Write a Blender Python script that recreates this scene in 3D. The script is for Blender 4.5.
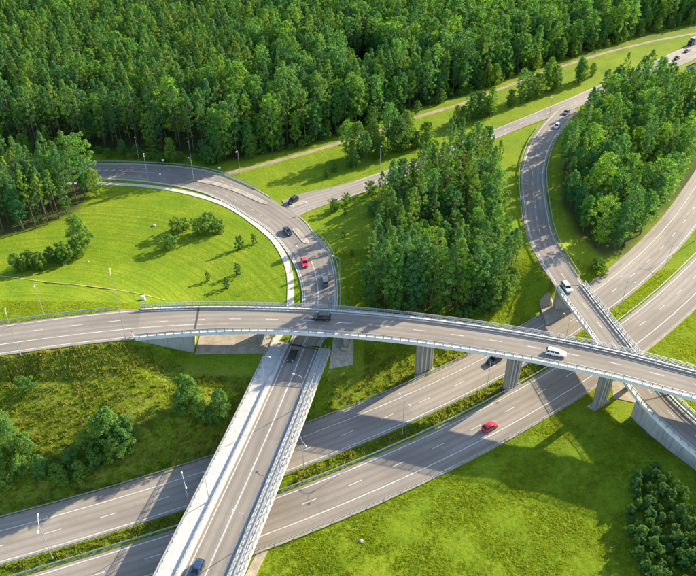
import bpy, math, random
import numpy as np
from mathutils import Vector
random.seed(7); RNG = np.random.default_rng(7)
R = math.radians
SC = bpy.context.scene
for o in list(bpy.data.objects): bpy.data.objects.remove(o)
COL = SC.collection

# ------------------------------------------------------------------ camera, sky, sun, exposure
CAMZ, FPX, PITCH = 120.0, 700.0, R(36)
cam = bpy.data.cameras.new('camera'); camo = bpy.data.objects.new('camera', cam); COL.objects.link(camo)
camo.location = (0, 0, CAMZ); camo.rotation_euler = (R(90) - PITCH, 0, 0)
cam.sensor_fit = 'HORIZONTAL'; cam.sensor_width = 36; cam.lens = 36 * FPX / 696
cam.clip_start = 1; cam.clip_end = 5000
SC.camera = camo

SUN_AZ = (0.785, 0.62); SUN_EL = R(22.8)
world = bpy.data.worlds.new('World'); SC.world = world; world.use_nodes = True
wn = world.node_tree; wn.nodes.clear()
sky = wn.nodes.new('ShaderNodeTexSky'); sky.sky_type = 'NISHITA'; sky.sun_disc = False
sky.sun_elevation = SUN_EL; sky.sun_rotation = math.atan2(SUN_AZ[0], SUN_AZ[1])
sky.air_density = 1.0; sky.dust_density = 0.8; sky.ozone_density = 1.2
bg = wn.nodes.new('ShaderNodeBackground'); bg.inputs[1].default_value = 0.15
wo = wn.nodes.new('ShaderNodeOutputWorld')
wn.links.new(sky.outputs[0], bg.inputs[0]); wn.links.new(bg.outputs[0], wo.inputs[0])
sl = bpy.data.lights.new('sun', 'SUN'); sl.energy = 5.0; sl.angle = R(0.53); sl.color = (1.0, 0.87, 0.63)
so = bpy.data.objects.new('sun', sl); COL.objects.link(so)
sv = Vector((SUN_AZ[0] * math.cos(SUN_EL), SUN_AZ[1] * math.cos(SUN_EL), math.sin(SUN_EL)))
so.rotation_euler = (-sv).to_track_quat('-Z', 'Y').to_euler(); so.location = sv * 300
SC.view_settings.view_transform = 'Standard'; SC.view_settings.look = 'None'
SC.view_settings.gamma = 1; SC.view_settings.use_curve_mapping = False
SC.view_settings.exposure = 1.45
SC.cycles.max_bounces = 6; SC.cycles.transparent_max_bounces = 4

# ------------------------------------------------------------------ helpers
def ray(u, v):
    k = -(v - 288.0)
    return np.array([u - 348.0, FPX * math.cos(PITCH) + k * math.sin(PITCH), -FPX * math.sin(PITCH) + k * math.cos(PITCH)])
def at(u, v, z=0.0):
    d = ray(u, v); t = (z - CAMZ) / d[2]
    return (d[0] * t, d[1] * t)

def tag(o, label=None, cat=None, group=None, kind=None):
    if label: o['label'] = label
    if cat: o['category'] = cat
    if group: o['group'] = group
    if kind: o['kind'] = kind
    return o
def empty(name, loc=(0, 0, 0), rz=0.0):
    o = bpy.data.objects.new(name, None); COL.objects.link(o)
    o.location = loc; o.rotation_euler = (0, 0, rz); o.empty_display_size = 0.5
    return o
def link(name, me, parent=None, loc=None, rz=None):
    o = bpy.data.objects.new(name, me); COL.objects.link(o)
    if parent: o.parent = parent
    if loc is not None: o.location = loc
    if rz is not None: o.rotation_euler = (0, 0, rz)
    return o

class MB:
    """collects polygons and links them as one mesh"""
    def __init__(s): s.v = []; s.f = []; s.uv = []; s.m = []; s.n = 0
    def add(s, vs, fs, mi=0, uvs=None):
        b = s.n; s.v.extend([tuple(map(float, p)) for p in vs]); s.n += len(vs)
        for k, f in enumerate(fs):
            s.f.append([b + i for i in f]); s.m.append(mi)
            s.uv.append([uvs[i] for i in f] if uvs is not None else None)
    def box(s, c, d, rz=0.0, mi=0, taper=1.0):
        cx, cy, cz = c; hx, hy, hz = d[0] / 2, d[1] / 2, d[2] / 2; ca, sa = math.cos(rz), math.sin(rz)
        vs = []
        for z, t in ((-hz, 1.0), (hz, taper)):
            for x, y in ((-hx, -hy), (hx, -hy), (hx, hy), (-hx, hy)):
                vs.append((cx + (x * ca - y * sa) * t, cy + (x * sa + y * ca) * t, cz + z))
        s.add(vs, [(0, 3, 2, 1), (4, 5, 6, 7), (0, 1, 5, 4), (1, 2, 6, 5), (2, 3, 7, 6), (3, 0, 4, 7)], mi)
    def tube(s, pts, rad, n=6, mi=0, cap=True):
        pts = [Vector(p) for p in pts]; rad = rad if isinstance(rad, (list, tuple)) else [rad] * len(pts)
        vs = []; fs = []
        for i, p in enumerate(pts):
            t = (pts[min(i + 1, len(pts) - 1)] - pts[max(i - 1, 0)]).normalized()
            a = Vector((0, 0, 1)) if abs(t.z) < 0.9 else Vector((1, 0, 0))
            x = t.cross(a).normalized(); y = t.cross(x)
            for k in range(n):
                q = 2 * math.pi * k / n
                vs.append(p + (x * math.cos(q) + y * math.sin(q)) * rad[i])
        for i in range(len(pts) - 1):
            for k in range(n):
                fs.append((i * n + k, i * n + (k + 1) % n, (i + 1) * n + (k + 1) % n, (i + 1) * n + k))
        if cap:
            fs.append(tuple(range(n - 1, -1, -1))); fs.append(tuple((len(pts) - 1) * n + k for k in range(n)))
        s.add(vs, fs, mi)
    def mesh(s, name, mats, smooth=False):
        me = bpy.data.meshes.new(name); me.from_pydata(s.v, [], s.f)
        for m in (mats if isinstance(mats, (list, tuple)) else [mats]): me.materials.append(M[m])
        if any(u is not None for u in s.uv):
            uvl = me.uv_layers.new(name='UVMap')
            flat = []
            for u, f in zip(s.uv, s.f):
                for k in range(len(f)): flat.extend(u[k] if u is not None else (0, 0))
            uvl.data.foreach_set('uv', flat)
        me.polygons.foreach_set('material_index', s.m)
        if smooth: me.polygons.foreach_set('use_smooth', [True] * len(s.f))
        me.update(); return me
    def build(s, name, mats, parent=None, smooth=False, loc=None, rz=None):
        return link(name, s.mesh(name, mats, smooth), parent, loc, rz)

# ------------------------------------------------------------------ polylines
def spline(pts, step=2.0):
    P = np.array(pts, float); n = len(P)
    if n == 2:
        L = np.linalg.norm(P[1] - P[0]); k = max(2, int(L / step) + 1)
        return P[0] + (P[1] - P[0]) * np.linspace(0, 1, k)[:, None]
    out = []
    E_ = np.vstack([2 * P[0] - P[1], P, 2 * P[-1] - P[-2]])
    for i in range(n - 1):
        p0, p1, p2, p3 = E_[i:i + 4]
        for t in np.linspace(0, 1, 24, endpoint=False):
            out.append(.5 * ((2 * p1) + (-p0 + p2) * t + (2 * p0 - 5 * p1 + 4 * p2 - p3) * t ** 2 + (-p0 + 3 * p1 - 3 * p2 + p3) * t ** 3))
    out.append(P[-1]); out = np.array(out)
    s = np.r_[0, np.cumsum(np.linalg.norm(np.diff(out, axis=0), axis=1))]
    k = max(2, int(round(s[-1] / step)) + 1); q = np.linspace(0, s[-1], k)
    return np.c_[[np.interp(q, s, out[:, j]) for j in range(out.shape[1])]].T
def arclen(c): return np.r_[0, np.cumsum(np.linalg.norm(np.diff(c[:, :2], axis=0), axis=1))]
def normals(c):
    t = np.gradient(c[:, :2], axis=0); t /= np.linalg.norm(t, axis=1)[:, None]
    return np.c_[t[:, 1], -t[:, 0]], t            # right-hand normal, tangent
def offset(c, o):
    n, _ = normals(c); o = np.broadcast_to(o, (len(c),)); r = c.copy(); r[:, :2] = c[:, :2] + n * o[:, None]; return r
def sub(c, s0, s1, step=2.0):
    s = arclen(c); s0 = max(0, s0); s1 = min(s[-1], s1); k = max(2, int((s1 - s0) / step) + 1); q = np.linspace(s0, s1, k)
    return np.c_[[np.interp(q, s, c[:, j]) for j in range(c.shape[1])]].T
def station(c, x, y):
    s = arclen(c); d = np.hypot(c[:, 0] - x, c[:, 1] - y); return s[int(d.argmin())]
def pt(c, s):
    S = arclen(c); return np.array([np.interp(s, S, c[:, j]) for j in range(c.shape[1])])
def heading(c, s):
    a, b = pt(c, s - 1), pt(c, s + 1); return math.atan2(b[1] - a[1], b[0] - a[0])
def resamp(c, k):
    s = arclen(c); q = np.linspace(0, s[-1], k); return np.c_[[np.interp(q, s, c[:, j]) for j in range(c.shape[1])]].T
def extrude(mb, c, prof, closed=True, mi=0, caps=True):
    """sweep a profile [(offset, dz)] along centre line c (x,y,z); offsets may be arrays"""
    n, _ = normals(c); s = arclen(c); k = len(prof); N = len(c); vs = []; uv = []
    per = []
    for o, dz in prof: per.append((np.broadcast_to(o, (N,)), np.broadcast_to(dz, (N,))))
    for i in range(N):
        for o, dz in per:
            vs.append((c[i, 0] + n[i, 0] * o[i], c[i, 1] + n[i, 1] * o[i], c[i, 2] + dz[i])); uv.append((o[i], s[i]))
    fs = []
    for i in range(N - 1):
        for j in range(k if closed else k - 1):
            a, b = i * k + j, i * k + (j + 1) % k
            fs.append((a, b, b + k, a + k))
    if closed and caps:
        fs.append(tuple(range(k - 1, -1, -1))); fs.append(tuple((N - 1) * k + j for j in range(k)))
    mb.add(vs, fs, mi, uv)
def line_sheet(mb, c, o, w, dz, s0=None, s1=None, mi=0):
    if s0 is not None: c = sub(c, s0, s1, 2.0)
    extrude(mb, c, [(o - w / 2, dz), (o + w / 2, dz)], closed=False, mi=mi)
def edges_sheet(mb, a, b, cols=4, skirt=0.35, mi=0):
    """surface between two edge polylines (same count), with a skirt"""
    N = len(a); s = arclen((a + b) / 2); vs = []; uv = []
    for i in range(N):
        w = np.linalg.norm(b[i, :2] - a[i, :2])
        row = [a[i] - (0, 0, skirt)] + [a[i] + (b[i] - a[i]) * t for t in np.linspace(0, 1, cols + 1)] + [b[i] - (0, 0, skirt)]
        us = [-w / 2] + list(np.linspace(-w / 2, w / 2, cols + 1)) + [w / 2]
        vs += row; uv += [(x, s[i]) for x in us]
    k = cols + 3; fs = []
    for i in range(N - 1):
        for j in range(k - 1): fs.append((i * k + j, i * k + j + 1, (i + 1) * k + j + 1, (i + 1) * k + j))
    mb.add(vs, fs, mi, uv)

# ------------------------------------------------------------------ materials
M = {}
class NT:
    def __init__(s, name):
        m = bpy.data.materials.new(name); m.use_nodes = True; s.m = m; s.t = m.node_tree; s.t.nodes.clear(); M[name] = m
        s.out = s.n('ShaderNodeOutputMaterial')
    def n(s, typ, **kw):
        nd = s.t.nodes.new(typ)
        for k, v in kw.items():
            if k.startswith('i_'):
                nd.inputs[k[2:].replace('_', ' ')].default_value = v
            else: setattr(nd, k, v)
        return nd
    def l(s, a, b): s.t.links.new(a, b)
    def noise(s, vec, scale, detail=4, rough=.6, dist=0):
        nd = s.n('ShaderNodeTexNoise'); nd.inputs['Scale'].default_value = scale; nd.inputs['Detail'].default_value = detail
        nd.inputs['Roughness'].default_value = rough; nd.inputs['Distortion'].default_value = dist
        if vec is not None: s.l(vec, nd.inputs['Vector'])
        return nd.outputs['Fac']
    def ramp(s, fac, stops):
        nd = s.n('ShaderNodeValToRGB'); e = nd.color_ramp.elements
        while len(e) < len(stops): e.new(.5)
        for k, (p, c) in enumerate(stops):
            e[k].position = p; e[k].color = (c[0], c[1], c[2], 1) if isinstance(c, (tuple, list)) else (c, c, c, 1)
        s.l(fac, nd.inputs[0]); return nd.outputs[0]
    def mix(s, fac, a, b, mode='MIX'):
        nd = s.n('ShaderNodeMix', data_type='RGBA', blend_type=mode)
        for sock, val in ((nd.inputs[0], fac), (nd.inputs[6], a), (nd.inputs[7], b)):
            if hasattr(val, 'links'): s.l(val, sock)
            elif isinstance(val, (int, float)): sock.default_value = val if sock == nd.inputs[0] else (val, val, val, 1)
            else: sock.default_value = (*val, 1)
        return nd.outputs[2]
    def math(s, op, a, b=0.0):
        nd = s.n('ShaderNodeMath', operation=op)
        for sock, val in ((nd.inputs[0], a), (nd.inputs[1], b)):
            if hasattr(val, 'links'): s.l(val, sock)
            else: sock.default_value = val
        return nd.outputs[0]
    def bsdf(s, col, rough=.8, metal=0.0, bump=None, bstr=.3, bdist=.05, spec=.3, coat=0.0):
        b = s.n('ShaderNodeBsdfPrincipled'); b.inputs['Roughness'].default_value = rough; b.inputs['Metallic'].default_value = metal
        b.inputs['Specular IOR Level'].default_value = spec; b.inputs['Coat Weight'].default_value = coat
        if hasattr(col, 'links'): s.l(col, b.inputs['Base Color'])
        else: b.inputs['Base Color'].default_value = (*col, 1)
        if bump is not None:
            bp = s.n('ShaderNodeBump'); bp.inputs['Strength'].default_value = bstr; bp.inputs['Distance'].default_value = bdist
            s.l(bump, bp.inputs['Height']); s.l(bp.outputs[0], b.inputs['Normal'])
        s.l(b.outputs[0], s.out.inputs[0]); return b
def pos(s): return s.n('ShaderNodeNewGeometry').outputs['Position']

def plain(name, col, rough=.6, metal=0.0, nscale=1.5, var=.25, spec=.3, coat=0.0):
    s = NT(name); p = s.n('ShaderNodeTexCoord').outputs['Object']
    f = s.noise(p, nscale, 5)
    c = s.ramp(f, [(.3, [x * (1 - var) for x in col]), (.7, [min(1, x * (1 + var)) for x in col])])
    s.bsdf(c, rough, metal, f, .1, .02, spec, coat)

def asphalt(name, a, b, tracks=True):
    s = NT(name); uv = s.n('ShaderNodeUVMap', uv_map='UVMap').outputs[0]
    mp = s.n('ShaderNodeMapping'); mp.inputs['Scale'].default_value = (1.5, .03, 1); s.l(uv, mp.inputs[0])
    streak = s.noise(mp.outputs[0], 1.0, 5, .65)
    mp2 = s.n('ShaderNodeMapping'); mp2.inputs['Scale'].default_value = (.12, .035, 1); s.l(uv, mp2.inputs[0])
    patch = s.noise(mp2.outputs[0], 1.0, 3, .5)
    fine = s.noise(pos(s), 9.0, 3, .7); mid = s.noise(pos(s), .6, 5, .7)
    f = s.math('ADD', s.math('MULTIPLY', streak, .55), s.math('MULTIPLY', mid, .45))
    c = s.ramp(f, [(.3, a), (.7, b)])
    c = s.mix(s.ramp(patch, [(.44, 0.0), (.56, .6)]), c, [x * .74 for x in a])
    if tracks:
        sx = s.n('ShaderNodeSeparateXYZ'); s.l(uv, sx.inputs[0])
        w = s.math('ABSOLUTE', s.math('SINE', s.math('MULTIPLY', sx.outputs[0], math.pi / 1.8)))
        c = s.mix(s.math('MULTIPLY', s.ramp(w, [(.55, 0.0), (1, 1.0)]), s.math('MULTIPLY', streak, .85)), c, [x * .60 for x in a])
    c = s.mix(s.ramp(fine, [(.35, .0), (.75, .3)]), c, [x * 1.15 for x in b])
    sw = s.n('ShaderNodeSeparateXYZ'); s.l(uv, sw.inputs[0]); cw = s.n('ShaderNodeCombineXYZ'); s.l(sw.outputs[1], cw.inputs[0]); s.l(s.math('ADD', sw.outputs[0], 36.0), cw.inputs[1])
    br = s.n('ShaderNodeTexBrick', offset=.37); s.l(cw.outputs[0], br.inputs['Vector'])
    for k_, v_ in (('Scale', 1.0), ('Mortar Size', .035), ('Mortar Smooth', .5), ('Bias', -.2), ('Brick Width', 31.0), ('Row Height', 3.6)): br.inputs[k_].default_value = v_
    br.inputs['Color1'].default_value = (1, 1, 1, 1); br.inputs['Color2'].default_value = (.78, .78, .80, 1); br.inputs['Mortar'].default_value = (.62, .62, .62, 1)
    c = s.mix(.75, c, br.outputs['Color'], 'MULTIPLY')
    # sealed cracks and repair patches
    vo = s.n('ShaderNodeTexVoronoi', feature='DISTANCE_TO_EDGE'); vo.inputs['Scale'].default_value = .11
    mp3 = s.n('ShaderNodeMapping'); mp3.inputs['Scale'].default_value = (1.0, .55, 1); s.l(uv, mp3.inputs[0])
    wv = s.n('ShaderNodeVectorMath', operation='ADD'); s.l(mp3.outputs[0], wv.inputs[0])
    nz = s.n('ShaderNodeTexNoise'); nz.inputs['Scale'].default_value = .5; s.l(pos(s), nz.inputs['Vector']); s.l(nz.outputs['Color'], wv.inputs[1])
    s.l(wv.outputs[0], vo.inputs['Vector'])
    c = s.mix(s.ramp(vo.outputs['Distance'], [(0.0, .22), (.005, .0)]), c, [x * .4 for x in a])
    s.bsdf(c, .85, 0, fine, .15, .02, .25)

asphalt('asphalt', (.216, .186, .155), (.290, .254, .216))
asphalt('asphalt_old', (.238, .208, .176), (.318, .282, .244))
plain('road_shoulder', (.27, .235, .19), .95, 0, .8, .22)
def concrete(name, col):
    s = NT(name); p = pos(s); mp = s.n('ShaderNodeMapping'); mp.inputs['Scale'].default_value = (1.6, 1.6, .12); s.l(p, mp.inputs[0])
    st = s.noise(mp.outputs[0], 1, 5, .7); bl = s.noise(p, .35, 5, .65); fi = s.noise(p, 5, 4, .7)
    c = s.ramp(s.math('ADD', s.math('MULTIPLY', bl, .6), s.math('MULTIPLY', fi, .4)), [(.3, [x * .78 for x in col]), (.7, [x * 1.12 for x in col])])
    c = s.mix(s.ramp(st, [(.50, 0.0), (.68, .65)]), c, [col[0] * .42, col[1] * .41, col[2] * .38])
    s.bsdf(c, .9, 0, fi, .2, .02, .2)
concrete('concrete', (.36, .345, .32))
plain('concrete_pale', (.44, .425, .40), .85, 0, .8, .14)
plain('ledge_white', (.60, .59, .56), .8, 0, .8, .12)
concrete('concrete_pier', (.27, .235, .20))
plain('apron', (.33, .285, .225), .95, 0, .5, .3)
plain('paint', (.46, .45, .42), .8, 0, .9, .28)
plain('galvanised', (.33, .34, .35), .55, .45, 3, .15)
plain('galvanised_dull', (.30, .31, .32), .55, .5, 3, .2)
plain('path_concrete', (.48, .44, .38), .92, 0, .7, .14)
plain('dirt', (.27, .215, .145), 1, 0, .35, .25)
plain('dry_grass', (.34, .31, .09), 1, 0, .5, .3)
plain('lamp_metal', (.42, .43, .44), .45, .5, 3, .1)
plain('lamp_head', (.62, .62, .60), .5, 0, 3, .06)
plain('rubber', (.018, .018, .018), .8, 0, 9, .2)
plain('rim', (.45, .45, .46), .35, .8, 9, .1)
plain('headlight', (.85, .85, .82), .15, 0, 9, .03, .6)
plain('taillight', (.35, .01, .01), .25, 0, 9, .1, .5)
plain('car_glass', (.010, .013, .016), .08, 0, 9, .1, .5)
plain('joint_rubber', (.06, .06, .06), .9, 0, 3, .2)
plain('stone', (.36, .33, .28), .95, 0, 1.2, .3)
plain('white_paint', (.80, .80, .78), .5, 0, 2, .04)
plain('roof_tile', (.34, .10, .06), .85, 0, .9, .3)
plain('plaster', (.52, .42, .32), .9, 0, .9, .12)
for nm, c in {'car_black': (.012, .013, .016), 'car_red': (.62, .012, .045), 'car_white': (.72, .73, .72), 'car_silver': (.42, .46, .50),
              'car_grey': (.10, .11, .12), 'car_blue': (.020, .045, .10), 'car_navy': (.012, .022, .045), 'truck_grey': (.10, .085, .08)}.items():
    plain(nm, c, .35, 0, 4, .05, .5, .6)

def bark(name, lo, hi):
    s = NT(name); g = s.n('ShaderNodeTexCoord').outputs['Object']
    mp = s.n('ShaderNodeMapping'); mp.inputs['Scale'].default_value = (6, 6, 1.2); s.l(g, mp.inputs[0])
    f = s.noise(mp.outputs[0], 1, 5, .7); z = s.n('ShaderNodeSeparateXYZ'); s.l(g, z.inputs[0])
    t = s.math('MULTIPLY', z.outputs[2], 1 / 18)
    c = s.mix(t, lo, hi); c = s.mix(s.ramp(f, [(.3, .0), (.8, .6)]), c, [x * .45 for x in lo]); s.bsdf(c, .95, 0, f, .4, .03)
bark('pine_bark', (.10, .078, .058), (.20, .12, .07))
bark('grey_bark', (.14, .125, .105), (.22, .20, .17))

def leaf(name, stops, trans=.35, tcol=(.30, .42, .03), var=.5):
    s = NT(name); oi = s.n('ShaderNodeObjectInfo').outputs['Random']
    at_ = s.n('ShaderNodeAttribute', attribute_name='tone').outputs['Fac']
    f = s.math('ADD', s.math('MULTIPLY', oi, var), s.math('MULTIPLY', at_, 1 - var))
    c = s.ramp(f, stops)
    d = s.n('ShaderNodeBsdfDiffuse'); d.inputs['Roughness'].default_value = .5; s.l(c, d.inputs[0])
    t = s.n('ShaderNodeBsdfTranslucent'); s.l(s.mix(.5, c, tcol), t.inputs[0])
    g = s.n('ShaderNodeBsdfGlossy'); g.inputs['Roughness'].default_value = .55; g.inputs[0].default_value = (.8, .85, .8, 1)
    m = s.n('ShaderNodeMixShader'); m.inputs[0].default_value = trans; s.l(d.outputs[0], m.inputs[1]); s.l(t.outputs[0], m.inputs[2])
    m2 = s.n('ShaderNodeMixShader'); m2.inputs[0].default_value = .012; s.l(m.outputs[0], m2.inputs[1]); s.l(g.outputs[0], m2.inputs[2])
    s.l(m2.outputs[0], s.out.inputs[0])
leaf('pine_needles', [(.08, (0.038, 0.148, 0.058)), (.4, (0.069, 0.204, 0.052)), (.65, (0.140, 0.269, 0.034)), (.95, (0.308, 0.386, 0.020))], .42, (.26, .46, .04), .55)
leaf('broad_leaves', [(.08, (0.038, 0.168, 0.065)), (.42, (0.072, 0.237, 0.054)), (.7, (0.151, 0.319, 0.034)), (.95, (0.325, 0.426, 0.018))], .45, (.32, .54, .03), .55)
leaf('shrub_leaves', [(.1, (.052, .155, .042)), (.5, (.095, .215, .036)), (.9, (.205, .305, .026))], .42, (.32, .48, .03))
leaf('rusty_leaves', [(.2, (.20, .075, .035)), (.8, (.34, .16, .07))], .3, (.36, .18, .06))
leaf('weed_leaves', [(.1, (.090, .180, .014)), (.5, (.190, .245, .022)), (.9, (.360, .280, .080))], .45, (.45, .42, .05), .8)
leaf('grass_blades', [(.05, (.165, .255, .016)), (.5, (.235, .318, .018)), (.8, (.315, .352, .026)), (1, (.44, .38, .09))], .5, (.45, .54, .02), .75)

def grass_mat():
    s = NT('grass'); p = pos(s)
    big = s.noise(p, .018, 4, .6, .4); mid = s.noise(p, .11, 5, .65, .5); fine = s.noise(p, 1.3, 6, .75); tiny = s.noise(p, 6.0, 3, .7)
    f = s.math('ADD', s.math('ADD', s.math('MULTIPLY', big, .20), s.math('MULTIPLY', mid, .30)), s.math('MULTIPLY', fine, .50))
    c = s.ramp(f, [(.36, (.078, .145, .008)), (.46, (.135, .207, .010)), (.54, (.190, .248, .012)), (.64, (.300, .285, .030))])
    # mowing lines in the loop meadow: faint arcs round the loop's middle
    d = s.n('ShaderNodeVectorMath', operation='DISTANCE'); s.l(p, d.inputs[0]); d.inputs[1].default_value = (-85, 118, 8)
    ln = s.noise(None, 1, 2); cb = s.n('ShaderNodeCombineXYZ'); s.l(s.math('MULTIPLY', d.outputs['Value'], .75), cb.inputs[0])
    nd = ln.node; s.l(cb.outputs[0], nd.inputs['Vector'])
    mow = s.n('ShaderNodeAttribute', attribute_name='mown').outputs['Fac']
    c = s.mix(s.math('MULTIPLY', mow, s.ramp(ln, [(.44, 0.0), (.60, .6)])), c, (.085, .165, .006))
    # rough banks: dry stalks and soil
    rough = s.n('ShaderNodeAttribute', attribute_name='rough').outputs['Fac']
    dry = s.noise(p, .45, 6, .8, 1.0)
    c = s.mix(s.math('MULTIPLY', rough, s.ramp(dry, [(.46, 0.0), (.60, .85)])), c, (.27, .205, .060))
    c = s.mix(s.math('MULTIPLY', rough, s.ramp(s.noise(p, .8, 5, .8), [(.52, 0.0), (.64, .55)])), c, (.080, .130, .010))
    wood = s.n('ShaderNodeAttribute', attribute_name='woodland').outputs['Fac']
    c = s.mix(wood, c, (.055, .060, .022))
    bare = s.noise(p, .25, 5, .75)
    c = s.mix(s.ramp(bare, [(.68, 0.0), (.78, .6)]), c, (.26, .20, .08))
    c = s.mix(s.ramp(tiny, [(.35, .45), (.6, 0.0)]), c, (.07, .13, .006))
    h = s.math('ADD', s.math('MULTIPLY', fine, .7), s.math('MULTIPLY', tiny, .3))
    b = s.bsdf(c, 1.0, 0, h, .8, .35, .1)
grass_mat()

# ------------------------------------------------------------------ road centre lines (metres; highway level 0, cross road and ramp level 7, overpass 13)
def P3(l, z): return [(x, y, z) for x, y in l]
farD = [at(*p) for p in [(32, 538.5), (94, 519), (149.6, 502), (230, 474), (344.4, 434.7), (386, 418), (423, 401.5), (458, 385)]] + [(72.0, 160.2), (96.0, 182.5), (121.3, 214.5)]
nearD = [at(*p) for p in [(128, 565), (299.6, 504), (350, 484), (397, 464), (439, 445.7), (479, 427.4), (514.7, 408), (546.6, 389)]] + [(76.6, 146.3), (104.3, 171.5)]
def fit_line(P, ext0, ext1, deg=3):
    P = np.array(P); ax = np.array([.85, .527]); ax /= np.linalg.norm(ax); nx = np.array([-ax[1], ax[0]])
    a, b = P @ ax, P @ nx; co = np.polyfit(a, b, deg)
    q = np.linspace(a.min(), a.max(), 60); c = q[:, None] * ax + np.polyval(co, q)[:, None] * nx
    d0 = (c[0] - c[1]) / np.linalg.norm(c[0] - c[1]); d1 = (c[-1] - c[-2]) / np.linalg.norm(c[-1] - c[-2])
    n1 = np.array([-d1[1], d1[0]])
    e1 = [c[-1] + d1 * k * 12 + n1 * (.0003 * (k * 12) ** 2) for k in range(1, int(ext1 / 12))]
    c = np.vstack([[c[0] + d0 * ext0], [c[0] + d0 * ext0 / 2], c] + [np.array(e1)])
    return spline(np.c_[c, np.zeros(len(c))], 2.0)
HF = fit_line(farD, 60, 190); HN = fit_line(nearD, 75, 210)
LANE = 3.6

OV_pts = []
ovT = [(0, 321), (50, 315), (120, 309), (142, 306), (174, 303), (261, 305.5), (348, 309.5), (425.6, 318), (506, 325.5), (578.5, 338.5), (696, 369.6)]
ovB = [(0, 356), (50, 349), (130, 337.5), (174, 336), (249, 332), (299, 331), (348, 333.5), (412, 341.4), (502, 355), (587, 373), (696, 398)]
tp = np.array([at(u, v, 13.9) for u, v in ovT]); bt = np.array([at(u, v, 12.9) for u, v in ovB])
xs = np.linspace(-84, 76, 12); yt = np.polyval(np.polyfit(tp[:, 0], tp[:, 1], 5), xs); yb = np.polyval(np.polyfit(bt[:, 0], bt[:, 1], 5), xs)
OVC = [(x, (a + b) / 2, 13.0) for x, a, b in zip(xs, yt, yb)]
OVW = (yt - yb)
d0 = np.array(OVC[0]) - np.array(OVC[1]); d1 = np.array(OVC[-1]) - np.array(OVC[-2])
OV = spline([tuple(np.array(OVC[0]) + d0 * 5), tuple(np.array(OVC[0]) + d0 * 2.2)] + OVC + [tuple(np.array(OVC[-1]) + d1 * 1.6), tuple(np.array(OVC[-1]) + d1 * 3.4)], 2.0)
def ov_half(x):                                  # half width outer to outer: an extra lane on the left
    return np.interp(x, [-58, -22], [6.3, 5.1])
SO0 = station(OV, -51.0, 134.0)                  # the overpass starts here
print('overpass width along', np.round(OVW, 1))

BR = spline([(-29.2, 52, 7), (-25, 70, 7), (-17, 103, 7), (-10.6, 131.3, 7)], 2.0)
mainL = [(-14.6, 131.2), (-12.6, 141), (-12, 149), (-13, 158), (-16, 169), (-21, 180), (-27, 189), (-42, 205), (-54, 213), (-69, 218), (-88, 220.5), (-130, 220), (-210, 210)]
mainR = [(-7.0, 131.2), (-4.2, 140), (-3, 148), (-3.6, 163), (-6, 175), (-11, 185), (-15.5, 194), (-29, 210), (-44, 223), (-57, 229), (-72, 231.5), (-91, 232.5), (-130, 232), (-210, 222)]
mL = resamp(spline(P3(mainL, 7), 1.5), 160); mR = resamp(spline(P3(mainR, 7), 1.5), 160)
sideU = [(-22, 205), (-15, 210), (0, 217.5), (25, 235.5), (52, 258), (72, 275), (103, 302.5), (154, 349), (178, 371), (280, 462)]
sideL = [(-17, 193), (-12, 198.5), (-3, 205), (12, 215.5), (40, 239), (70, 265), (100, 288), (161, 339), (186, 362), (288, 452)]
sU = resamp(spline(P3(sideU, 6.985), 1.5), 170); sL_ = resamp(spline(P3(sideL, 6.985), 1.5), 170)
rampL = [(90, 284), (82, 273), (71, 253), (63, 231), (60, 218), (57, 199), (55, 185), (55, 171), (57, 155), (60, 139), (64, 118), (66, 110), (68.5, 104), (73, 96), (82, 83), (96, 66)]
rampR = [(99, 286), (91, 273), (79, 251), (71.5, 231), (68, 217), (65, 199), (63.6, 185), (63.9, 174), (65.6, 158), (69, 139), (73, 117), (75.5, 109), (78, 103), (82, 95), (90, 84), (104, 68)]
rc = (resamp(spline(P3(rampL, 7), 1.5), 150) + resamp(spline(P3(rampR, 7), 1.5), 150)) / 2
RP = spline(rc[::6], 2.0)
SR0 = station(RP, 61.2, 157); SR1 = station(RP, 69.7, 113.5)
footpath = spline(P3([(-19.0, 131), (-15.9, 140), (-15.4, 148), (-16.6, 163), (-20.5, 176), (-27, 187), (-41, 202.5), (-61, 212.8), (-84, 216.8), (-130, 216.2), (-200, 206)], 7.0), 1.5)
trail = spline(P3([(-44, 224.6), (-38, 227), (-16, 241), (7, 258), (29, 276), (50, 291), (64, 304), (102, 337), (144, 368), (190, 393), (270, 430)], 7.0), 2.0)
meadow_trail = spline([(*at(u, v, 9.5), 0) for u, v in [(-20, 268), (0, 271), (40, 279), (80, 285), (120, 292), (165, 300)]], 1.5)

# ------------------------------------------------------------------ terrain heights: relax a membrane held by the roads
GX0, GY0, GS = -220.0, 20.0, 2.0; NX, NY = 270, 240
gx = GX0 + GS * np.arange(NX); gy = GY0 + GS * np.arange(NY); XX, YY = np.meshgrid(gx, gy)
fixed = np.zeros((NY, NX), bool); Z = np.full((NY, NX), 4.0)
def dist_line(X, Y, c, closest=False):
    best = np.full(X.shape, 1e9)
    for i in range(0, len(c), 1):
        best = np.minimum(best, (X - c[i, 0]) ** 2 + (Y - c[i, 1]) ** 2)
    return np.sqrt(best)
def inpoly(X, Y, poly):
    r = np.zeros(np.shape(X), bool); n = len(poly)
    for i in range(n):
        x0, y0 = poly[i]; x1, y1 = poly[(i + 1) % n]
        if y0 == y1: continue
        c = ((y0 > Y) != (y1 > Y)) & (X < (x1 - x0) * (Y - y0) / (y1 - y0) + x0); r ^= c
    return r
def pin(mask, z): Z[mask] = z; fixed[mask] = True
def pin_line(pts, w, z):
    c = spline(np.array(pts, float), 1.0)
    if c.shape[1] == 2: pin(dist_line(XX, YY, c) < w, z)
    else:
        for p in c: m = (XX - p[0]) ** 2 + (YY - p[1]) ** 2 < w * w; pin(m, p[2])
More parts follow.
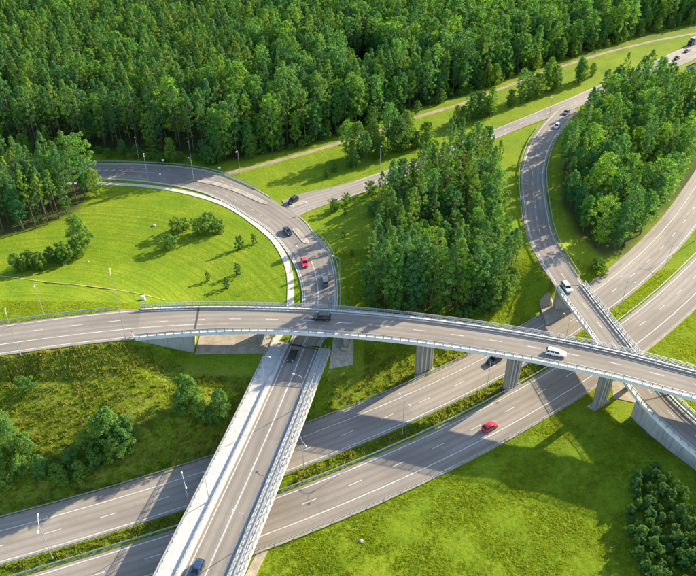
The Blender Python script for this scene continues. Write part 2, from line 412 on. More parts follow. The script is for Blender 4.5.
mainC = (mL + mR) / 2; sideC = (sU + sL_) / 2; mainHW = np.linalg.norm(mL - mR, axis=1).max() / 2
pin(YY > 420, 7.5); pin((YY < 30), 1.0)
for poly, z in [([(-230, 236), (-95, 240), (-45, 232), (0, 258), (60, 308), (140, 372), (340, 470), (340, 520), (-230, 520)], 7.2),
                ([(3, 152), (3, 200), (50, 254), (53, 235), (50, 205), (47, 176), (30, 158)], 7.0),
                ([(76, 206), (86, 210), (104, 240), (116, 285), (108, 288), (92, 262), (80, 236)], 6.8),
                ([(140, 290), (180, 330), (300, 420), (340, 380), (340, 330), (200, 290)], 6.5),
                ([(-38, 122.5), (-19, 122.5), (-16, 148), (-38, 146)], 6.9),
                ([(-20, 74), (10, 84), (45, 104), (60, 106), (56, 90), (40, 60), (0, 40), (-20, 50)], .5),
                ([(110, 150), (140, 200), (200, 330), (330, 330), (330, 100), (150, 100)], .6),
                ([(-180, 150), (-180, 200), (-100, 205), (-60, 198), (-40, 180), (-35, 165), (-70, 165), (-110, 160)], 7.3)]:
    pin(inpoly(XX, YY, poly), z)
pin_line([(*at(u, v, 9.4), 9.4) for u, v in [(-60, 386), (0, 386), (50, 384), (100, 381), (140, 373)]] + [(-38, 119.5, 6.5), (-22, 120.0, 6.3)], 1.6, 0)
pin_line([(*at(u, v, 7.0), 7.0) for u, v in [(-60, 452), (0, 448), (60, 446), (120, 432), (170, 416), (205, 400)]], 1.6, 0)
pin_line([(58, 104, 1.2), (64, 98, 3.0), (70, 88, 4.2), (80, 76, 4.4)], 2.0, 0)
pin_line([(84, 104, 1.5), (90, 94, 2.5), (100, 82, 3)], 2.0, 0)
pin_line([(-46, 60, 3), (-8, 60, 3)], 4.0, 0)
pin(dist_line(XX, YY, trail) < 3, 7.1)
pin(dist_line(XX, YY, sideC) < 6.5, 6.85)
mw = np.linalg.norm(mL - mR, axis=1) / 2
for p, w in zip(mainC, mw): pin((XX - p[0]) ** 2 + (YY - p[1]) ** 2 < (w + 2.2) ** 2, 6.85)
pin(dist_line(XX, YY, footpath) < 2.4, 6.88)
pin(dist_line(XX, YY, sub(RP, 0, SR0)) < 6.0, 6.85)
c_ = sub(OV, 0, SO0 - 4)
pin(dist_line(XX, YY, c_) < 7.4, 12.85)
c_ = sub(OV, SO0 - 3, SO0 + 2)
pin(dist_line(XX, YY, c_) < 4, 12.3)
c_ = sub(OV, 0, SO0 - 2)
pin_line([(-51, 126.2, 11.6), (-46, 125.6, 9.6), (-41, 124.9, 7.6), (-36, 124.4, 7.0)], 1.3, 0)
for c, w in ((HF, 9.4), (HN, 8.0)): pin(dist_line(XX, YY, c) < w, -.14)
pin((dist_line(XX, YY, HF) > 5.2) & (dist_line(XX, YY, HN) > 5.3) & (dist_line(XX, YY, offset(HF, 7.0)) < 3.2), .10)
for lev in (16, 8, 4, 2, 1):
    # coarse-to-fine relaxation
    zz = Z[::lev, ::lev].copy(); fx = fixed[::lev, ::lev]
    for it in range(260 if lev > 1 else 160):
        p = np.pad(zz, 1, mode='edge'); nz = .25 * (p[:-2, 1:-1] + p[2:, 1:-1] + p[1:-1, :-2] + p[1:-1, 2:]); zz = np.where(fx, zz, nz)
    if lev > 1:
        up = np.repeat(np.repeat(zz, lev, 0), lev, 1)[:NY, :NX]; Z = np.where(fixed, Z, up)
    else: Z = zz
for it in range(3):
    p = np.pad(Z, 1, mode='edge'); nz = .25 * (p[:-2, 1:-1] + p[2:, 1:-1] + p[1:-1, :-2] + p[1:-1, 2:]); Z = np.where(fixed, Z, .5 * Z + .5 * nz)
dt = dist_line(XX, YY, offset(HN, 17.5)); Z = Z - np.where(XX < 48, .55, 0) * np.exp(-(dt / 1.9) ** 2)
def H(x, y):
    x = np.asarray(x, float); y = np.asarray(y, float)
    fx = np.clip((x - GX0) / GS, 0, NX - 1.001); fy = np.clip((y - GY0) / GS, 0, NY - 1.001)
    i = fx.astype(int); j = fy.astype(int); a = fx - i; b = fy - j
    return (Z[j, i] * (1 - a) * (1 - b) + Z[j, i + 1] * a * (1 - b) + Z[j + 1, i] * (1 - a) * b + Z[j + 1, i + 1] * a * b)
def ground(u, v):
    """where the view ray through photo pixel (u, v) meets the terrain"""
    d = ray(u, v); z = 4.0
    for _ in range(40):
        t = (z - CAMZ) / d[2]; z = .5 * z + .5 * float(H(d[0] * t, d[1] * t))
    return (d[0] * t, d[1] * t, float(H(d[0] * t, d[1] * t)))

PAVED = [[(-39, 121), (-18, 121), (-14, 149), (-39, 147)], [(-7, 123), (4, 126), (4, 143), (-6, 142)], [(50, 146), (64, 155), (64, 163), (50, 160)], [(60.5, 112), (63.5, 121), (74, 119.5), (71, 109)], [(-21, 66), (-17.6, 66), (-14.6, 81), (-18, 81)]]
# ------------------------------------------------------------------ ground sheet
def axis(a, b, fine, lo, hi):
    m = list(np.arange(a, b + 1e-6, fine)); s = fine; x = a
    left = []
    while x > lo: s *= 1.35; x -= min(s, 60); left.append(x)
    s = fine; x = b; right = []
    while x < hi: s *= 1.35; x += min(s, 60); right.append(x)
    return np.array(left[::-1] + m + right)
ax_ = axis(-150, 170, 1.25, -900, 900); ay_ = axis(50, 330, 1.25, -250, 1500)
TX, TY = np.meshgrid(ax_, ay_); TZ = H(TX, TY)
bump_ = .10 * np.sin(TX * .31 + 1.3 * np.sin(TY * .17)) * np.sin(TY * .27 + 1.1 * np.sin(TX * .21)) + RNG.normal(0, .035, TX.shape)
alld = np.minimum.reduce([dist_line(TX, TY, c) - w for c, w in [(HF, 7), (HN, 7), (mainC, 9), (sideC, 7), (sub(RP, 0, SR0), 6), (c_, 8.5), (footpath, 2.5), (trail, 2.5)]])
for pg in PAVED: alld = np.where(inpoly(TX, TY, pg), 0, alld)
TZ = TZ + bump_ * np.clip(alld / 3, 0, 1)
nx, ny = len(ax_), len(ay_)
idx = np.arange(nx * ny).reshape(ny, nx)
quads = np.stack([idx[:-1, :-1], idx[:-1, 1:], idx[1:, 1:], idx[1:, :-1]], -1).reshape(-1, 4)
me = bpy.data.meshes.new('ground'); me.from_pydata(np.c_[TX.ravel(), TY.ravel(), TZ.ravel()].tolist(), [], quads.tolist())
me.materials.append(M['grass']); me.polygons.foreach_set('use_smooth', [True] * len(me.polygons))
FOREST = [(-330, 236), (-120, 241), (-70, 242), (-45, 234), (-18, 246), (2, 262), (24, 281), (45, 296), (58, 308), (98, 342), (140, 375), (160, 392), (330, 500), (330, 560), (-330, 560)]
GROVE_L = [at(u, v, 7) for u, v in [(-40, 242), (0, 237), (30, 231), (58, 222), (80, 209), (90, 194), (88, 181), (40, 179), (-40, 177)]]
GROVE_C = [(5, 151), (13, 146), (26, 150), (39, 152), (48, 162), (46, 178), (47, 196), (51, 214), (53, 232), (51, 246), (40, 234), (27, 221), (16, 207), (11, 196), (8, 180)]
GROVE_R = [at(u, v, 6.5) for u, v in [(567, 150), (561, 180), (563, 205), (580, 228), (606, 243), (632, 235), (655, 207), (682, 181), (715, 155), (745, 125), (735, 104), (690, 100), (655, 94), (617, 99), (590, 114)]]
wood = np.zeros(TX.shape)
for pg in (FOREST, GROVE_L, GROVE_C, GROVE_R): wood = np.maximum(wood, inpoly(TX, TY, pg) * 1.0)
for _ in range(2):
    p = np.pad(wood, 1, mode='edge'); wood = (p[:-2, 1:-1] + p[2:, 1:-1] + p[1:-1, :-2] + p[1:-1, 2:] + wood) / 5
MOWN = [(-150, 150), (-60, 143), (-15, 145), (-18, 170), (-30, 190), (-60, 211), (-150, 215)]
mown = inpoly(TX, TY, MOWN) * 1.0
ROUGH = [(-150, 60), (-95, 126), (-66, 124), (-36, 124), (-20, 122), (-26, 92), (-60, 80), (-120, 60)]
rough = np.clip(inpoly(TX, TY, ROUGH) * .9 + inpoly(TX, TY, [(-3, 104), (-5, 132), (20, 134), (45, 148), (52, 150), (40, 136), (20, 118)]) * .7, 0, 1)
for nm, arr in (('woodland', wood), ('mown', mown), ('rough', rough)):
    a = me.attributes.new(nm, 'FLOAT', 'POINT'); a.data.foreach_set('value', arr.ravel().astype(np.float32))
me.update(); tag(link('ground', me), kind='structure')

# ------------------------------------------------------------------ roads
def struct(o): return tag(o, kind='structure')
def sheet_road(name, c, half, mat='asphalt', skirt=.4):
    mb = MB(); h = np.broadcast_to(half, (len(c),))
    edges_sheet(mb, offset(c, -h), offset(c, h), 4, skirt); return struct(mb.build(name, mat))
def mark(parent, name, c, o, w, dz=.012, s0=None, s1=None):
    mb = MB(); line_sheet(mb, c, o, w, dz, s0, s1); return mb.build(name, 'paint', parent)
def dashes(parent, c, o, w, length, period, dz=.012, s0=0, s1=None, phase=0):
    S = arclen(c)[-1] if s1 is None else s1; s = s0 + phase
    while s < S - length:
        mark(parent, 'dash_mark', c, o, w, dz, s, s + length); s += period
# the highway: two carriageways, shoulder strips wider than the asphalt
for nm, c, o0, o1, mat, side in (('far_carriageway', HF, -6.0, 4.15, 'asphalt_old', 1), ('near_carriageway', HN, -4.3, 6.0, 'asphalt', -1)):
    mb = MB(); mid = offset(c, (o0 + o1) / 2); hw = (o1 - o0) / 2
    edges_sheet(mb, offset(c, o0), offset(c, o1), 6, .4)
    road = struct(mb.build(nm, mat))
    mb = MB(); edges_sheet(mb, offset(c, o0 - (.9 if side == 1 else .25)), offset(c, o1 + (.25 if side == 1 else .9)), 2, .4)
    sh = mb.build('shoulder', 'road_shoulder', road); sh.location = (0, 0, -.05)
    for o in (-LANE, LANE): mark(road, 'edge_line', c, o, .24)
    dashes(road, c, 0, .2, 3.2, 10.6, phase=station(c, *(at(344.4, 434.7) if side == 1 else at(350, 484))) % 10.6)
# cross road, north of its bridge
mb = MB(); edges_sheet(mb, mL, mR, 6, .4); main = struct(mb.build('cross_road', 'asphalt'))
SMC = arclen(mainC)
def mixl(t): return mL + (mR - mL) * t
mark(main, 'edge_line', mL, .5, .22); mark(main, 'edge_line', mR, -.5, .22, .012, 0, 56); mark(main, 'edge_line', mR, -.5, .22, .012, 92, 300)
mark(main, 'centre_line', mixl(.45), 0, .24, .012, 0, 38)
mark(main, 'centre_line', mixl(.52), 0, .2, .012, 122, 170)
dashes(main, mixl(.27), 0, .16, 1.5, 4.5, s0=64, s1=170); dashes(main, mixl(.76), 0, .16, 1.5, 4.5, s0=10, s1=34); dashes(main, mixl(.76), 0, .16, 1.5, 4.5, s0=96, s1=170)
c = mixl(.55)                                                          # hatched area west of the island
for k in range(12):
    s = 137 + k * 2.6; p = pt(c, s); h = heading(c, s); m = MB(); m.box((p[0], p[1], 7.013), (2.2, .4, .004), h + .7); m.build('hatch_mark', 'paint', main)
# side road joins at the junction (one layer lower, so that the cross road's surface runs on)
mb = MB(); edges_sheet(mb, sU, sL_, 4, .4); side = struct(mb.build('side_road', 'asphalt_old'))
sm = (sU + sL_) / 2
mark(side, 'edge_line', sU, .4, .22, .012, 28, 430); mark(side, 'edge_line', sL_, -.4, .22, .012, 16, 105); mark(side, 'centre_line', sm, 0, .2, .012, 30, 90)
dashes(side, sm, 0, .2, 3, 9, s0=95, s1=400)
# ramp at grade
rg = sub(RP, 0, SR0); mb = MB(); edges_sheet(mb, offset(rg, -4.2), offset(rg, 4.2), 4, .4)
ramp = struct(mb.build('ramp_road', 'asphalt')); ramp.location = (0, 0, -.006)
for o in (-3.4, 3.4): mark(ramp, 'edge_line', rg, o, .2, .014, 6, 1e9)
dashes(ramp, rg, .1, .18, 2.5, 8, .014, 10)
# overpass approach at grade
og = sub(OV, 0, SO0); oh = ov_half(og[:, 0]) - .3
mb = MB(); edges_sheet(mb, offset(og, -oh), offset(og, oh), 6, .4); oroad = struct(mb.build('overpass_approach', 'asphalt'))
for sgn in (-1, 1): mb = MB(); extrude(mb, og, [(sgn * (oh - .75), .012), (sgn * (oh - .95), .012)], closed=False); mb.build('edge_line', 'paint', oroad)
mark(oroad, 'lane_line', og, 1.9, .2, .012); dashes(oroad, og, -1.7, .18, 3, 9, phase=2)
# footpath, dirt trail, trodden line in the meadow
mb = MB(); edges_sheet(mb, offset(footpath, -.9), offset(footpath, .9), 2, .3); fo = struct(mb.build('footpath', 'path_concrete')); fo.location = (0, 0, .02)
def drape(name, c, w, mat, dz, jit=.25):
    mb = MB(); n, _ = normals(c); rows = []; k = 5
    wv = w * (1 + jit * np.sin(np.arange(len(c)) * .9) * .5 + RNG.uniform(-jit, jit, len(c)) * .5)
    for i in range(len(c)):
        for o in np.linspace(-1, 1, k):
            x, y = c[i, 0] + n[i, 0] * o * wv[i] / 2, c[i, 1] + n[i, 1] * o * wv[i] / 2
            rows.append((x, y, float(H(x, y)) + dz - .10 * (abs(o) > .9)))
    fs = [(i * k + j, i * k + j + 1, (i + 1) * k + j + 1, (i + 1) * k + j) for i in range(len(c) - 1) for j in range(k - 1)]
    mb.add(rows, fs, 0, [(0, 0)] * len(rows)); return struct(mb.build(name, mat, smooth=True))
drape('dirt_path', trail, 2.5, 'dirt', .07); drape('trodden_path', meadow_trail, .5, 'dry_grass', .15)
# kerbed islands at the junction
def island(pts, w, label_pts=None):
    c = spline(P3(pts, 7), .7); n = len(c); t = np.linspace(0, 1, n); hw = w / 2 * np.sqrt(np.clip(1 - (2 * t - 1) ** 8, .02, 1))
    mb = MB(); edges_sheet(mb, offset(c, -hw) + (0, 0, .14), offset(c, hw) + (0, 0, .14), 2, .2); o = mb.build('traffic_island', 'apron')
    struct(o); mb = MB()
    extrude(mb, c, [(hw - .0, .0), (hw + .16, .0), (hw + .16, .15), (hw, .15)]); extrude(mb, c, [(-hw - .16, .0), (-hw, .0), (-hw, .15), (-hw - .16, .15)]); mb.build('kerb', 'concrete_pale', o); return o
island([at(u, v, 7) for u, v in [(197, 180.5), (218, 184.5), (240, 192), (267, 204)]], 1.7)
island([at(u, v, 7) for u, v in [(294, 228.5), (300, 235), (307, 243.5)]], 1.6)
island([at(u, v, 7) for u, v in [(289, 206.5), (297, 204.5), (306, 201.5)]], 1.7)
# kerbs along the cross road
for e, o in ((mL, -.11), (mR, .11)):
    S = arclen(e)[-1]
    for a, b in ([(0, S)] if o < 0 else [(0, 66), (82, S)]):
        mb = MB(); extrude(mb, sub(e, a, b, 1.5), [(o - .12, -.2), (o + .12, -.2), (o + .12, .13), (o - .12, .13)]); mb.build('kerb', 'concrete_pale', main)

# ------------------------------------------------------------------ guardrails and railings
def posts_mb(c, o, h, step, d=.12, z0=-.3):
    mb = MB(); cc = offset(c, o); S = arclen(cc)[-1]; s = step / 2
    while s < S:
        p = pt(cc, s); a = heading(cc, s); mb.box((p[0], p[1], p[2] + (h + z0) / 2), (d, d, h - z0), a); s += step
    return mb
def guardrail(c, o, label, group=None, parent=None, step=4.0, z0=-.4, face=1):
    if parent is None:
        q = offset(c, o)[len(c) // 2]; r = empty('guardrail'); tag(r, label, 'guardrail', group or 'steel guardrails')
    else: r = parent
    mb = MB(); d = .05 * face
    extrude(mb, c, [(o - .04, .42), (o + .04 + d, .47), (o + .02, .57), (o + .04 + d, .67), (o + .04, .75), (o - .05, .75), (o - .05, .42)])
    rl = mb.build('beam', 'galvanised', r); po = posts_mb(c, o - .1 * face, .72, step, .1, z0).build('posts', 'galvanised_dull', r); po['kind'] = 'stuff'
    return r
def railing(c, o, parent, z0=.2, step=2.0):
    mb = MB()
    for h, r in ((1.12, .06), (.82, .035), (.54, .035)):
        extrude(mb, c, [(o - r, z0 + h - r), (o + r, z0 + h - r), (o + r, z0 + h + r), (o - r, z0 + h + r)])
    mb.build('rail', 'galvanised', parent)
    po = posts_mb(c, o, z0 + 1.12, step, .13, z0).build('railing_posts', 'galvanised_dull', parent); po['kind'] = 'stuff'
def sect(c, x0, y0, x1, y1):
    a, b = station(c, x0, y0), station(c, x1, y1); return sub(c, min(a, b), max(a, b), 2.0)
SF = arclen(HF)[-1]; SN = arclen(HN)[-1]
guardrail(sub(HF, 0, station(HF, 58, 150)), -6.7, 'steel guardrail along the grassy bank on the far side of the highway', face=-1, step=4)
guardrail(sub(HN, 0, station(HN, 55, 129)), 6.7, 'steel guardrail at the foot of the near meadow beside the highway', face=-1, step=4)
guardrail(HN, -4.85, 'long steel guardrail with close posts along the highway median', face=1, step=2)
guardrail(sub(HF, 0, station(HF, 60, 140)), 4.7, 'steel guardrail on the far carriageway side of the grass median', face=-1, step=4)
rail_c = sub(mR, 2, 56); guardrail(rail_c, .9, 'steel guardrail curving along the cross road beside the pine grove', face=-1, step=2)
rail_c = sub(mR, 90, 190); guardrail(rail_c, .9, 'steel guardrail on the outside of the loop below the forest', face=-1, step=2)
guardrail(sub(RP, 18, SR0 - 4), -4.7, 'steel guardrail on the left side of the curved ramp beside the pine grove', face=1, step=2)
guardrail(sub(RP, 26, SR0 - 4), 4.7, 'steel guardrail on the right side of the curved ramp below the dense trees', face=-1, step=2)
guardrail(sub(OV, 0, SO0 - 6), np.float64(-1) * 6.65, 'steel guardrail between the upper road and the mown meadow', face=1, step=2)

# ------------------------------------------------------------------ bridges
def girder(mb, c, hw, depth, inset):
    extrude(mb, c, [(-hw, -.06), (hw, -.06), (hw, -.55), (hw - inset * .6, -.75), (hw - inset, -depth), (-hw + inset, -depth), (-hw + inset * .6, -.75), (-hw, -.55)])
def pier(parent, x, y, rz, L, T, z0, z1, ribs=3):
    """wall pier with rounded ends, vertical ribs on its long faces and a cap"""
    mb = MB(); n = 10; ring = []
    for sgn in (1, -1):
        for k in range(n // 2 + 1):
            a = -math.pi / 2 + math.pi * k / (n // 2) + (0 if sgn > 0 else math.pi)
            ring.append((sgn * (L / 2 - T / 2) + math.cos(a) * T / 2, math.sin(a) * T / 2))
    ca, sa = math.cos(rz), math.sin(rz); N = len(ring); vs = []
    for z, s in ((z0 - 1.5, 1.0), (z1, 1.06)):
        vs += [(x + (px * ca - py * sa) * s, y + (px * sa + py * ca) * s, z) for px, py in ring]
    mb.add(vs, [(k, (k + 1) % N, N + (k + 1) % N, N + k) for k in range(N)] + [tuple(range(N, 2 * N))])
    p = mb.build('pier', 'concrete_pier', parent)
    for k in range(ribs):
        for sg in (-1, 1):
            t = (k + .5) / ribs - .5; px, py = t * (L - T), sg * (T / 2 + .07)
            m = MB(); m.box((x + px * ca - py * sa, y + px * sa + py * ca, (z0 + z1) / 2 - .5), (.28, .22, z1 - z0 + .6), rz); m.build('rib', 'concrete_pale', p)
    m = MB(); m.box((x, y, z1 - .2), (L + .5, T + .5, .42), rz); m.build('pier_cap', 'concrete', p)
    m = MB(); m.box((x, y, z0 - .2), (L + .9, T + .9, .7), rz); m.build('footing', 'concrete', p)
    return p
def ledge(parent, c, oi, oo, name='ledge', mat='ledge_white', h=.2, drop=.55):
    mb = MB(); a, b = (oi, oo)
    extrude(mb, c, [(a, -.05), (a, h), (b, h), (b, -drop), (b - np.sign(b) * .25, -drop), (b - np.sign(b) * .25, -.05)]); return mb.build(name, mat, parent)

# overpass
ov = empty('overpass_bridge', (*OV[len(OV) // 2][:2], 0)); ov.location = (0, 0, 0)
tag(ov, 'long curved concrete overpass crossing the whole picture above all other roads on ribbed piers', 'bridge')
ob = sub(OV, SO0, 1e9); hw = ov_half(ob[:, 0])
mb = MB(); girder(mb, ob, hw - .3, 1.35, 2.6); mb.build('deck', 'concrete', ov)
mb = MB(); edges_sheet(mb, offset(ob, -hw + .85), offset(ob, hw - .85), 6, .05); mb.build('road_surface', 'asphalt', ov)
for sg in (-1, 1):
    ledge(ov, ob, sg * (hw - .85), sg * hw)
    railing(ob, sg * (hw - .16), ov)
    g = MB(); d = -.05 * sg; o = sg * (hw - .78)
    extrude(g, ob, [(o - .04, .5), (o + .04, .5), (o + .04, .83), (o - .04, .83)]); g.build('guard_beam', 'galvanised', ov)
    po = posts_mb(ob, sg * (ov_half(0) - .70) if False else sg * (hw - .70), .8, 2.0, .1, .1).build('guard_posts', 'galvanised_dull', ov); po['kind'] = 'stuff'
    mb = MB(); extrude(mb, ob, [(sg * (hw - 1.35), .012), (sg * (hw - 1.55), .012)], closed=False); mb.build('edge_line', 'paint', ov)
dashes(ov, ob, 0.0, .18, 3, 9, phase=4)
mark(ov, 'lane_line', ob, 1.9, .18, .012, 0, 22)
SJ = station(ob, -37.6, 133)
p = pt(ob, SJ); m = MB(); m.box((p[0], p[1], 13.01), (.5, 10.2, .02), heading(ob, SJ)); m.build('expansion_joint', 'joint_rubber', ov)
hway = math.atan2(.53, .85)
for (px, py, z0, L) in [(*ground(424, 371), 5.2), (*ground(508, 387), 4.8), (*ground(600, 405), 5.0)]:
    s = station(OV, px, py); q = pt(OV, s); pier(ov, .5 * px + .5 * q[0], .55 * py + .45 * q[1], heading(HF, station(HF, px, py)), L, 1.3, z0, 11.75, 3)
pier(ov, -20.9, 134.6, heading(BR, 40), 6.2, .9, 7.0, 11.75, 2); pier(ov, -.2, 133.8, heading(BR, 40), 5.0, 1.0, 6.5, 11.75, 2)
pier(ov, 92, 110, hway + .2, 5, 1.3, .6, 11.75, 3)
# west abutment with wing walls, and a block at the far east end
a0 = pt(OV, SO0 - 9); a1 = pt(OV, SO0 + 5.0); hh = math.atan2(a1[1] - a0[1], a1[0] - a0[0])
q0 = sub(OV, SO0 - .5, SO0 + 13.2)
wm = MB(); hwq = ov_half(q0[:, 0]) - .45
extrude(wm, q0, [(hwq - .6, -8), (hwq, -8), (hwq, -.57), (hwq - .6, -.57)]); wm.build('wing_wall', 'concrete', ov)
wm = MB(); extrude(wm, q0, [(-hwq, -7), (-hwq + .6, -7), (-hwq + .6, -.62), (-hwq, -.62)]); wm.build('wing_wall', 'concrete', ov)
wm = MB(); extrude(wm, sub(OV, SO0 + 12.2, SO0 + 13.15), [(-5.2, -7), (5.2, -7), (5.2, -1.4), (-5.2, -1.4)]); wm.build('abutment', 'concrete', ov)
wm = MB(); e_ = arclen(OV)[-1]; extrude(wm, sub(OV, e_ - 8, e_), [(-4.6, -14), (4.6, -14), (4.6, -.7), (-4.6, -.7)]); wm.build('abutment', 'concrete', ov)

# cross road bridge over the highway
cb = empty('cross_road_bridge'); tag(cb, 'straight bridge with a wide white footway, rising from the bottom edge under the overpass', 'bridge')
mb = MB(); extrude(mb, BR, [(-8.25, -.06), (6.3, -.06), (6.3, -.5), (4.6, -1.2), (-6.6, -1.2), (-8.25, -.5)]); mb.build('deck', 'concrete', cb)
mb = MB(); edges_sheet(mb, offset(BR, -4.0), offset(BR, 3.7), 4, .05); mb.build('road_surface', 'asphalt', cb)
mb = MB(); extrude(mb, BR, [(-8.45, -.55), (-8.45, .17), (-4.0, .17), (-4.0, -.055), (-8.2, -.055), (-8.2, -.55)]); mb.build('footway', 'concrete_pale', cb)
mb = MB(); extrude(mb, BR, [(6.5, -.55), (6.5, .17), (3.7, .17), (3.7, -.055), (6.25, -.055), (6.25, -.55)]); mb.build('ledge', 'concrete_pale', cb)
railing(BR, -8.3, cb); railing(BR, 6.35, cb); railing(BR, 5.3, cb, .17, 1.6)
for o, st in ((-4.75, 2.0), (4.25, 2.0)):
    g = MB(); extrude(g, BR, [(o - .04, .5), (o + .04, .5), (o + .04, .88), (o - .04, .88)]); g.build('guard_beam', 'galvanised', cb)
    po = posts_mb(BR, o - .1, .85, st, .12, .1).build('guard_posts', 'galvanised_dull', cb); po['kind'] = 'stuff'
mark(cb, 'edge_line', BR, -3.35, .22); mark(cb, 'edge_line', BR, 3.05, .22); mark(cb, 'centre_line', BR, 0, .26)
for y in (131.0,):
    q = pt(BR, arclen(BR)[-1] - .5); m = MB(); m.box((q[0] - .2, q[1], 7.008), (.35, 7.4, .016), heading(BR, 30)); m.build('expansion_joint', 'joint_rubber', cb)
for yy in (84.5, 99.0, 112.5):
    s = station(BR, -17 - (103 - yy) * .245, yy); q = pt(BR, s); n_ = normals(BR)[0][5]
    z0 = float(H(q[0], q[1])); pier(cb, q[0] - n_[0] * 1, q[1] - n_[1] * 1, hway, 8 if yy < 105 else 6, 1.0, z0, 5.75, 3)
q = pt(BR, arclen(BR)[-1] - 1.2); m = MB(); m.box((q[0] - 1.1, q[1] + .4, 2.7), (1.2, 13.4, 6.1), heading(BR, 30)); m.build('abutment', 'concrete', cb)
q = pt(BR, 9); m = MB(); m.box((q[0] - 1.1, q[1], 2.4), (2.0, 13.4, 6.6), heading(BR, 5)); m.build('abutment', 'concrete', cb)

# ramp bridge
rb = empty('ramp_bridge'); tag(rb, 'narrow ramp bridge at right passing over the highway and beneath the overpass', 'bridge')
rbc = sub(RP, SR0, SR1); ra = sub(RP, SR1, 1e9)
for c, nm in ((rbc, 'deck'), (ra, 'retaining_wall')):
    mb = MB()
    if nm == 'deck': girder(mb, c, 4.0, 1.2, 1.6)
    else: extrude(mb, c, [(-4.0, -.06), (4.0, -.06), (4.0, -8), (-4.0, -8)])
    mb.build(nm, 'concrete', rb)
rall = sub(RP, SR0, 1e9)
for sg in (-1, 1):
    for k in range(int((arclen(ra)[-1] - 1) / 2.5)):
        for z0_, z1_ in ((-7.5, -5.35), (-5.3, -2.95), (-2.9, -.62)):
            m = MB(); c = sub(ra, .5 + k * 2.5, .5 + k * 2.5 + 2.42, 1.3); extrude(m, c, [(sg * 3.98, z0_), (sg * 4.05, z0_), (sg * 4.05, z1_), (sg * 3.98, z1_)]); m.build('wall_panel', 'concrete', rb)
mb = MB(); edges_sheet(mb, offset(rall, -3.5), offset(rall, 3.5), 4, .05); mb.build('road_surface', 'asphalt', rb)
for sg in (-1, 1):
    ledge(rb, rall, sg * 3.5, sg * 4.25); railing(rall, sg * 4.1, rb)
    g = MB(); o = sg * 3.6; extrude(g, rall, [(o - .04, .5), (o + .04, .5), (o + .04, .84), (o - .04, .84)]); g.build('guard_beam', 'galvanised', rb)
    po = posts_mb(rall, sg * 3.68, .8, 2.0, .1, .1).build('guard_posts', 'galvanised_dull', rb); po['kind'] = 'stuff'
    mark(rb, 'edge_line', rall, sg * 3.0, .2)
dashes(rb, rall, 0, .18, 2.5, 8)
for x, y, L in ((66.0, 142.5, 4.6), (69.5, 124.5, 4.6)):
    z0 = float(H(x, y)); pier(rb, x, y, heading(HF, station(HF, x, y)), L, 1.0, z0, 5.75, 2)
for s, dz in ((SR0 + .6, 0), (SR1 - .6, 0)):
    q = pt(RP, s); m = MB(); m.box((q[0], q[1], 2.1), (1.4, 7.8, 7.2), heading(RP, s)); m.build('abutment', 'concrete', rb)
for s in (SR0 + .1, SR1):
    q = pt(RP, s); m = MB(); m.box((q[0], q[1], 7.008), (.35, 6.9, .016), heading(RP, s)); m.build('expansion_joint', 'joint_rubber', rb)

# paved slopes under the bridges
def paved(name, poly, mat, dz=.10, step=.9):
    xs_ = [p[0] for p in poly]; ys_ = [p[1] for p in poly]
    # quad patch: four corners
    a, b, c, d = [np.array(p) for p in poly]; nu = int(max(np.linalg.norm(b - a), np.linalg.norm(c - d)) / step) + 2; nv = int(max(np.linalg.norm(d - a), np.linalg.norm(c - b)) / step) + 2
    vs = []; fs = []
    for i in range(nv):
        for j in range(nu):
            u, v = j / (nu - 1), i / (nv - 1); p = (a * (1 - u) + b * u) * (1 - v) + (d * (1 - u) + c * u) * v
            edge = i in (0, nv - 1) or j in (0, nu - 1)
            vs.append((p[0], p[1], float(H(p[0], p[1])) + (dz if not edge else dz)))
    base = len(vs)
    fs = [(i * nu + j, i * nu + j + 1, (i + 1) * nu + j + 1, (i + 1) * nu + j) for i in range(nv - 1) for j in range(nu - 1)]
    ring = [j for j in range(nu)] + [i * nu + nu - 1 for i in range(1, nv)] + [(nv - 1) * nu + j for j in range(nu - 2, -1, -1)] + [i * nu for i in range(nv - 2, 0, -1)]
    vs += [(vs[k][0], vs[k][1], vs[k][2] - .5) for k in ring]
    n = len(ring); fs += [(ring[k], base + k, base + (k + 1) % n, ring[(k + 1) % n]) for k in range(n)]
    mb = MB(); mb.add(vs, fs); return struct(mb.build(name, mat))
paved('paved_apron', [(-37.2, 128.2), (-20.4, 128.6), (-16.8, 146.5), (-37.2, 144.5)], 'apron', .16)
paved('paved_slope', [(-4.6, 125.5), (1.2, 128.5), (1.6, 140.5), (-3.2, 139.5)], 'stone', .14)
paved('paved_slope', [(54.0, 148.0), (63.5, 155.0), (63.5, 158.5), (54.0, 157.0)], 'apron', .34)
paved('paved_slope', [ground(613, 398)[:2], ground(645, 405)[:2], ground(632, 378)[:2], ground(612, 382)[:2]], 'apron', .12)
paved('paved_slope', [(-20.2, 70), (-18.2, 70), (-15.2, 80.0), (-17.4, 79.3)], 'apron', .12)

